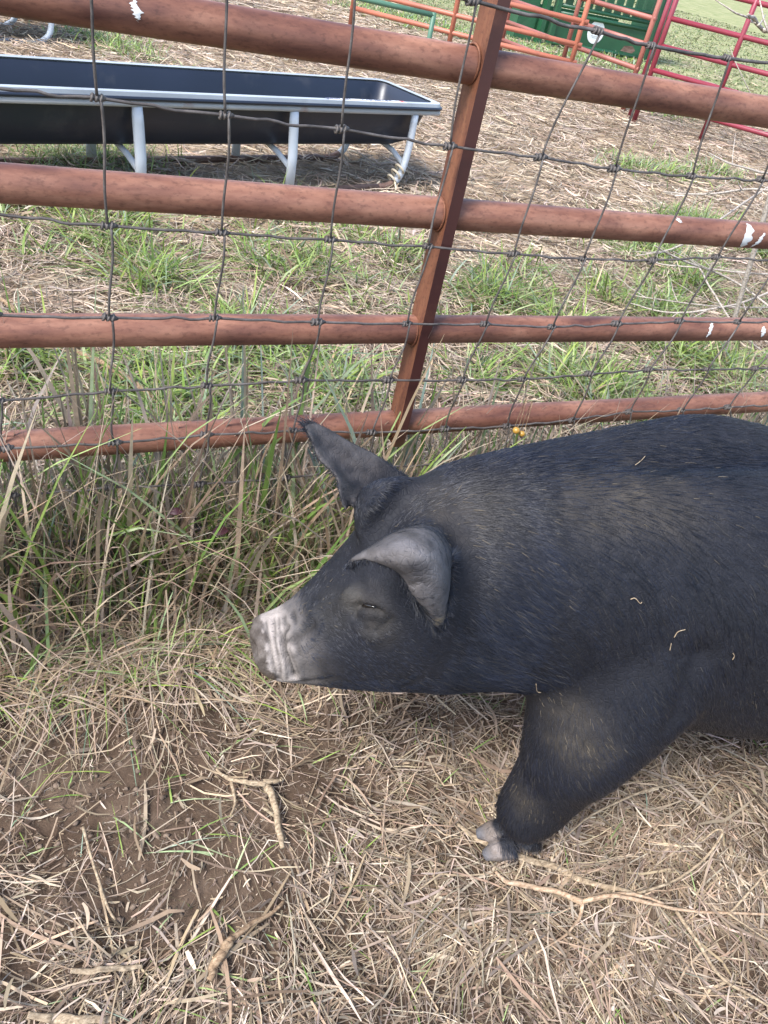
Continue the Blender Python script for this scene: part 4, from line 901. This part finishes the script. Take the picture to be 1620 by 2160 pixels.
stick('dead_branch', [(1045, 1838), (1075, 1860), (1130, 1870), (1180, 1882), (1228, 1902)], [.002, .0042, .0046, .0044, .0048], 'orangewood', 'orange-brown forked twig on the straw under the front hoof', 'twig', .016,
      sub=[([(1228, 1902, .017), (1290, 1888, .02), (1370, 1905, .018), (1440, 1920, .014), (1540, 1926, .014), (1690, 1932, .012)], .0036), ([(1240, 1898, .018), (1330, 1885, .022), (1400, 1905, .02)], .004), ([(1228, 1904, .016), (1222, 1935, .014), (1190, 1975, .012), (1130, 2010, .01)], .003)])
stick('dead_branch', [(965, 1740), (1010, 1770), (1090, 1806), (1160, 1822), (1220, 1852), (1290, 1872), (1340, 1884)], [.003, .0055, .0062, .0062, .005, .0042, .002], 'palewood', 'flat split pale stalk pinned beneath the front hoof', 'stalk', .012, flat=.45)
stick('dry_stem', [(1425, 1922), (1470, 1985), (1520, 2060), (1600, 2110), (1700, 2170)], [.0032, .0028, .0024, .0018, .0014], 'palewood', 'thin grey stem running to the lower right corner', 'stem', [.014, .02, .02, .016, .012], sub=[([(1535, 1926, .014), (1570, 1950, .018), (1640, 1995, .014)], .002)])
stick('dry_stem', [(1345, 1885), (1420, 1858), (1485, 1812), (1523, 1760), (1512, 1750), (1480, 1775)], [.0022, .002, .002, .0018, .0015, .0012], 'palewood', 'thin bent stem rising from the pale stalk below the belly', 'stem', [.012, .02, .03, .045, .05, .03])
stick('dry_stem', [(1540, 1926), (1590, 1870), (1640, 1810)], [.0018, .0016, .0012], 'palewood', 'short thin stem pointing up at the right edge below the belly', 'stem', [.014, .03, .04])
stick('dry_stem', [(1180, 1775), (1260, 1712), (1370, 1665), (1440, 1652)], [.0012, .0018, .0018, .0012], 'palewood', 'long pale straw stem arching behind the front leg', 'stem', [.02, .045, .05, .03])
stick('wood_chunk', [(440, 2065), (455, 2030), (475, 1995), (495, 1975)], [.004, .0065, .0065, .003], 'bark', 'knobbly brown wood chunk near the bottom edge', 'wood', .012, sub=[([(478, 1990, .014), (530, 1950, .012), (575, 1925, .01), (600, 1900, .008)], .0045)])
stick('corn_husk', [(60, 2142), (120, 2150), (180, 2152), (246, 2146)], [.004, .0055, .0055, .003], 'palewood', 'wide pale dry leaf strip at the bottom left edge', 'leaf', .012, flat=.3)
stick('dry_stem', [(150, 2048), (210, 2046), (262, 2042), (300, 2040)], [.003, .004, .0036, .002], 'palewood', 'broad pale straw piece above the bottom left corner', 'stem', .014, flat=.35)
stick('dry_stem', [(175, 1745), (200, 1830), (226, 1910), (243, 1940)], [.0022, .002, .002, .0014], 'palewood', 'single upright-lying stem on bare soil at the lower left', 'stem', .012)
stick('fallen_stick', [(150, 735), (225, 770), (300, 822), (380, 880)], [.006, .008, .010, .0085], 'bark', 'brown fallen stick lying behind the fence at the left', 'stick', [.05, .06, .05, .035], sub=[([(225, 770, .06), (170, 800, .06), (130, 830, .05)], .003)])
stick('fallen_stick', [(-30, 610), (20, 645), (55, 672)], [.006, .007, .005], 'bark', 'short brown stick at the left edge above the third rail', 'stick', .03)
# bare bramble canes leaning in from the right, beyond the gate
CANES = [([(1830, 470), (1620, 402), (1480, 410), (1400, 405)], .0045, 'long bare grey cane crossing beyond the gate at the right edge', [.5, .42, .36, .30]),
 ([(1760, 420), (1600, 362), (1540, 345), (1495, 322)], .0045, 'bare knotted twig just under the maroon gate', [.6, .5, .45, .42]),
 ([(1760, 320), (1620, 395), (1530, 455), (1430, 520), (1340, 540)], .0036, 'straight pale cane slanting down to the left beyond the second rail', [.5, .42, .36, .28, .2]),
 ([(1720, 730), (1560, 600), (1430, 545), (1380, 518)], .0036, 'arching weed cane below the second rail at the right', [.12, .22, .30, .34]),
 ([(1700, 605), (1540, 645), (1420, 660), (1330, 640)], .0034, 'flat-lying grey cane just above the third rail', [.2, .16, .12, .1]),
 ([(1760, 565), (1620, 578), (1480, 565), (1400, 558), (1360, 545)], .0030, 'thin bleached cane in the grass under the second rail', [.2, .18, .16, .12, .1]),
 ([(1560, 700), (1500, 610), (1470, 560), (1420, 530)], .0028, 'steep thin cane between the second and third rails', [.1, .2, .25, .3]),
 ([(1720, 640), (1620, 648), (1500, 645), (1380, 630), (1330, 622)], .0026, 'lowest bleached cane among the green tufts at the right', [.14, .12, .12, .1, .08]),
 ([(1700, 110), (1612, 65), (1590, 40), (1578, 32)], .0060, 'thick grey twig end poking in at the upper right', [1.0, 1.02, 1.04, 1.05]),
 ([(1700, 330), (1620, 260), (1560, 150), (1540, 100)], .0026, 'fine dark twig rising past the top rail at the right', [.5, .55, .75, .85])]
for pix, r, lab, zs in CANES:
    r *= 1.3; o = stick('bare_cane', pix, [r, r * .9, r * .8, r * .45], 'twig', lab, 'cane', zs, group='bare canes beyond the gate', rooted=True)
    base_p = [G(u, v, z) for (u, v), z in zip(pix, zs)]; base_p = spline(base_p, 12)
    for k in range(4):
        q = base_p[3 + 2 * k]; d = base_p[4 + 2 * k if 4 + 2 * k < 12 else 11] - q; d = d / (np.linalg.norm(d) + 1e-9) + rng.normal(0, .5, 3)
        tw = [q, q + d * .05, q + d * .11 + UZ * .015]; MB().tube(tw, [r * .55, r * .4, r * .2], 6).build('side_twig', M['twig'], o)
# two yellow berries on a bent stalk at the fence bottom
for (u, v, r, lab) in ((1089, 908, .0075, 'upper of the two small yellow berries by the bottom rail'), (1101, 915, .0065, 'lower duller yellow berry by the bottom rail')):
    c0 = P(u, v, 1.045); b = MB(); nn = 12
    for i in range(9):
        th = math.pi * i / 8; b.v += [tuple(c0 + r * np.array([math.sin(th) * math.cos(2 * math.pi * k / nn), math.sin(th) * math.sin(2 * math.pi * k / nn), math.cos(th) * .93])) for k in range(nn)]
    b.f += [(i * nn + k, i * nn + (k + 1) % nn, (i + 1) * nn + (k + 1) % nn, (i + 1) * nn + k) for i in range(8) for k in range(nn)]
    o = empty('berry', tuple(c0)); tag(o, lab, 'berry', 'yellow berries at the fence bottom'); b.build('fruit', M['berry'], o)
    MB().tube(spline([c0 + UZ * r * .9, c0 + UZ * (r + .012) + np.array([.003, 0, 0]), c0 + UZ * .05 + np.array([.004, .01, 0]), np.array([c0[0] + .01, c0[1] + .03, .02])], 14), .0007, 6).build('stalk', M['bark'], o)
# dark red leaves in the grass
for (u, v, lab) in ((465, 1122, 'larger dark red leaf caught in the tall grass'), (372, 1082, 'smaller dark red leaf behind the tall grass, left of the other')):
    c0 = P(u, v, 1.0); g = MB(); n_l = 9; r = .014 if u > 400 else .010
    for i in range(n_l):
        t = i / (n_l - 1); w = r * .8 * math.sin(math.pi * min(1, t * .94 + .05)) ** .8
        for s in (-1, 0, 1): g.v.append(tuple(c0 + np.array([(t - .5) * 2 * r, s * w * .5, s * w * .6 - (.003 if s == 0 else 0) + .004 * math.sin(3 * t)])))
    g.f += [(i * 3 + s, i * 3 + s + 1, i * 3 + s + 4, i * 3 + s + 3) for i in range(n_l - 1) for s in range(2)]
    g.tube([c0 - np.array([r, 0, 0]), c0 + np.array([-r - .01, .004, -.02]), (c0[0] - r - .008, c0[1] + .02, .03)], .0007, 5)
    tag(g.build('leaf', M['leafred'], None, origin=tuple(c0)), lab, 'leaf')
# wisps of straw caught on the pig's coat
WISP = [([(1330, 1264), (1340, 1262), (1350, 1273), (1354, 1270)], 'curled straw wisp on the pig\'s flank behind the shoulder'), ([(1422, 1345), (1430, 1333), (1446, 1328)], 'longest straw wisp on the pig\'s lower flank'), ([(1413, 1372), (1416, 1357)], 'tiny straw wisp just below the longest one on the flank'),
 ([(1545, 1392), (1549, 1384), (1546, 1378)], 'straw wisp on the pig\'s flank nearest the right edge'), ([(1131, 1442), (1133, 1458), (1141, 1461)], 'hooked straw wisp on the pig\'s chest above the leg'), ([(1340, 981), (1352, 972), (1361, 962)], 'straight straw wisp on the pig\'s back')]
for pix, lab in WISP:
    pp = [hit(*q) for q in pix]; pp = [q - ray(*pix[0]) * .004 for q in pp if q is not None]
    if len(pp) < 2: continue
    pts = spline(pp, 10); o = MB().tube(pts, list(np.linspace(.0006, .0004, 10)), 6).build('straw_wisp', M['palewood'], None, origin=tuple(pts[0])); tag(o, lab, 'straw', 'straw wisps on the pig')
